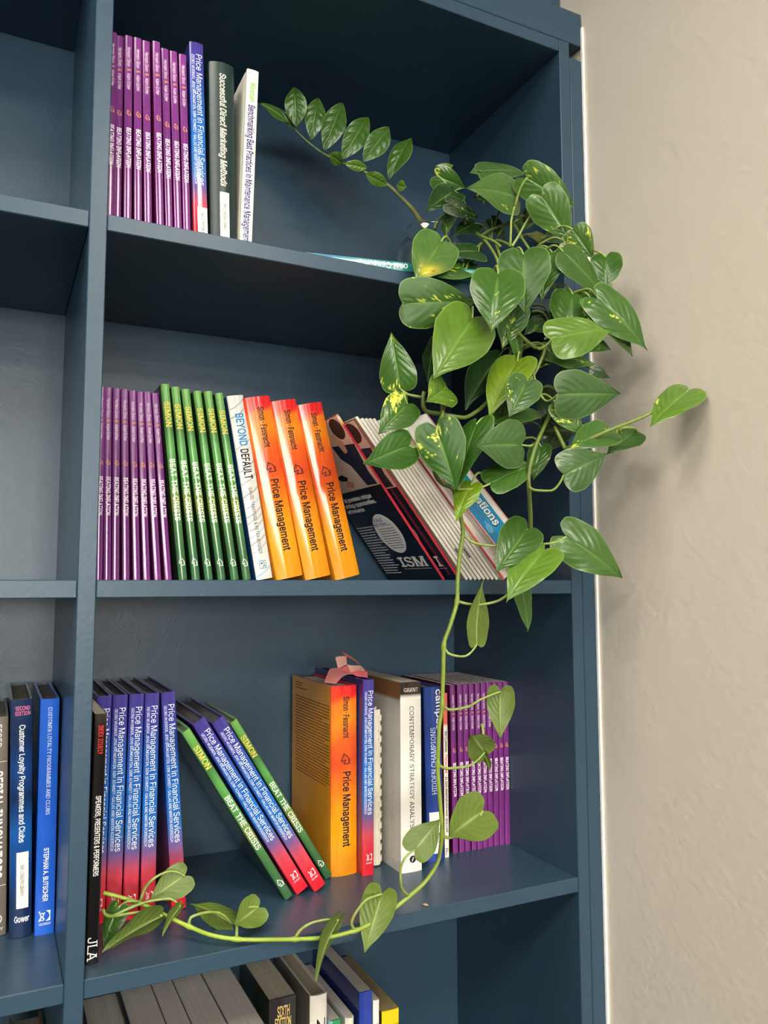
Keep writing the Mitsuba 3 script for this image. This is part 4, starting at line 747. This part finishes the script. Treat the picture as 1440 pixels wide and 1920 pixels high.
    # which winding looks along +N
    pv = P.reshape(-1, 3); nn = np.cross(pv[f[:, 1]]-pv[f[:, 0]], pv[f[:, 2]]-pv[f[:, 0]]).sum(0)
    if nn@N < 0: f = f[:, ::-1]
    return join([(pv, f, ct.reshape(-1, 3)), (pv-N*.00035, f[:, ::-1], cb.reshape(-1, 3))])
def tube_mesh(pts, r0, r1, sides=10, step=.004, nodes=None, wob=0.0):
    p = V(pts); d = np.r_[0, np.cumsum(np.linalg.norm(np.diff(p, axis=0), axis=1))]
    n = max(4, int(d[-1]/step)); s = np.linspace(0, d[-1], n)
    c = PchipInterpolator(d, p)(s) if len(p) > 2 else np.stack([np.interp(s, d, p[:, k]) for k in range(3)], -1)
    r = np.linspace(r0, r1, n)
    if nodes is not None:
        for q in nodes: r = r*(1+.45*np.exp(-((s-d[q])/.0028)**2))
    t = np.gradient(c, axis=0); t /= np.linalg.norm(t, axis=1, keepdims=True)
    ref = np.cross(t[0], [0, 1, .2]); 
    A = []
    for i in range(n):
        ref = ref-(ref@t[i])*t[i]; ref /= np.linalg.norm(ref); A.append(ref)
    A = V(A); Bn = np.cross(t, A); an = np.arange(sides)*2*math.pi/sides
    v = c[:, None]+r[:, None, None]*(np.cos(an)[None, :, None]*A[:, None]+np.sin(an)[None, :, None]*Bn[:, None])
    i, j = np.meshgrid(np.arange(n-1), np.arange(sides), indexing='ij')
    q = np.stack([i*sides+j, i*sides+(j+1) % sides, (i+1)*sides+(j+1) % sides, (i+1)*sides+j], -1).reshape(-1, 4)
    f = np.vstack([q[:, [0, 1, 2]], q[:, [0, 2, 3]]])
    vv = np.vstack([v.reshape(-1, 3), c[:1], c[-1:]]); m = n*sides
    f = np.vstack([f, [[m, (k+1) % sides, k] for k in range(sides)], [[m+1, m-sides+k, m-sides+(k+1) % sides] for k in range(sides)]])
    ring = np.repeat(np.arange(n), sides); along = np.r_[s[ring], s[0], s[-1]]
    return trimesh.Trimesh(vv, f, process=False), along/d[-1]
def tube_col(along, c0, c1, seed=0):
    k = along[:, None]; nz = meshkit.noise(np.c_[along*40, np.full_like(along, seed), np.zeros_like(along)])[:, None]
    return (srgb(*c0)*(1-k)+srgb(*c1)*k)*(.82+.36*nz)
pl = 'pothos_plant'
tag(pl, 'trailing pothos with heart shaped green and yellow flecked leaves hanging over the shelves', 'plant')
for i, p in enumerate(STEMS):
    main = i == 0
    nd = [8, 13, 15, 17, 19, 21, 26, 28, 30, 32, 34] if main else None
    m, al = tube_mesh(p, .0027 if main else .0026, .0021 if main else .0018, nodes=nd)
    k = put(f'{pl}__stem', m, 'vc_satin', True, tube_col(al, (92, 110, 48), (158, 182, 62) if main else (120, 142, 60), i))
for i, (B, Tp, N, W, c, vg, fold, under, spot, pet, shallow) in enumerate(LEAVES):
    m, cc = leaf_mesh(B, Tp, N, W, c, vg, fold, under, spot, i+1, OUT_SHALLOW if shallow else OUT_HEART)
    k = put(f'{pl}__leaf', m, 'vc_leaf_dull' if (c in ('u', 'd2') or i % 5 == 3) else 'vc_leaf', True, cc)
    pts = pet+[(V(B)-.1*(V(Tp)-V(B))*0-V(N)*.0006).tolist()]
    if under == 0 and len(pet) == 2: pts = [pet[0], pet[1], B]
    m, al = tube_mesh(pts, .0018, .0011, sides=8)
    put(f'{k}__petiole', m, 'vc_satin', True, tube_col(al, (132, 150, 76) if c != 'd' else (84, 104, 50), (146, 166, 84) if c != 'd' else (88, 110, 54), i))
zz = 'leafy_plant_branch'
tag(zz, 'arching stem with paired glossy oval leaflets rising left from the glass jar', 'plant')
m, al = tube_mesh(ZZ_STEM[::-1], .0042, .0012); put(f'{zz}__stem', m, 'vc_satin', True, tube_col(al, (104, 104, 66), (96, 112, 62), 3))
for i, (B, Tp, N, W) in enumerate(ZZ_LEAVES):
    m, cc = leaf_mesh(B, Tp, N, W, 'm' if i < 8 else 'b', 0, .34, 0, 0, 200+i, OUT_ELLIPSE, 36, 21, .0005, 6)
    put(f'{zz}__leaflet', m, 'vc_leaf', True, cc)
# the glass jar with water and roots, standing on the flat teal book
JX, JY, JZ = .434, .082, ZA+.0121
scene['jar_glass'] = {'type': 'thindielectric', 'int_ior': 1.5}
scene['jar_water'] = {'type': 'thindielectric', 'int_ior': 1.2}
def lathe(prof, n=48):
    m = trimesh.creation.revolve(V(prof), sections=n); m.apply_translation((JX, JY, JZ)); return m
put('glass_jar__body', lathe([(0, .0008), (.038, .0008), (.0435, .004), (.0455, .012), (.0455, .058), (.043, .068), (.037, .075), (.0345, .079), (.0345, .088)]), 'jar_glass', True)
rim = trimesh.creation.torus(.0347, .0016, major_sections=48, minor_sections=10); rim.apply_translation((JX, JY, JZ+.0885))
scene['rim_glass'] = {'type': 'dielectric', 'int_ior': 1.5}
put('glass_jar__rim', rim, 'rim_glass', True)
put('glass_jar__water', lathe([(0, .0025), (.036, .0025), (.0425, .006), (.0440, .013), (.0440, .050), (0, .050)]), 'jar_water', True)
tag('glass_jar', 'clear glass jar of water on the flat teal book holding the plant stems', 'jar')
rng = random.Random(4)
for i in range(9):
    x, y = JX+.024*(rng.random()-.5), JY+.024*(rng.random()-.5); pts = [(x, y, JZ+.075), (x+.01*(rng.random()-.5), y, JZ+.05), (x+.03*(rng.random()-.5), y+.02*(rng.random()-.5), JZ+.025), (JX+.05*(rng.random()-.5), JY+.05*(rng.random()-.5), JZ+.008)]
    m, al = tube_mesh(pts, .0016, .0006, sides=6); put(f'{pl}__root', m, 'vc_satin', True, tube_col(al, (110, 84, 50), (150, 120, 80), i))
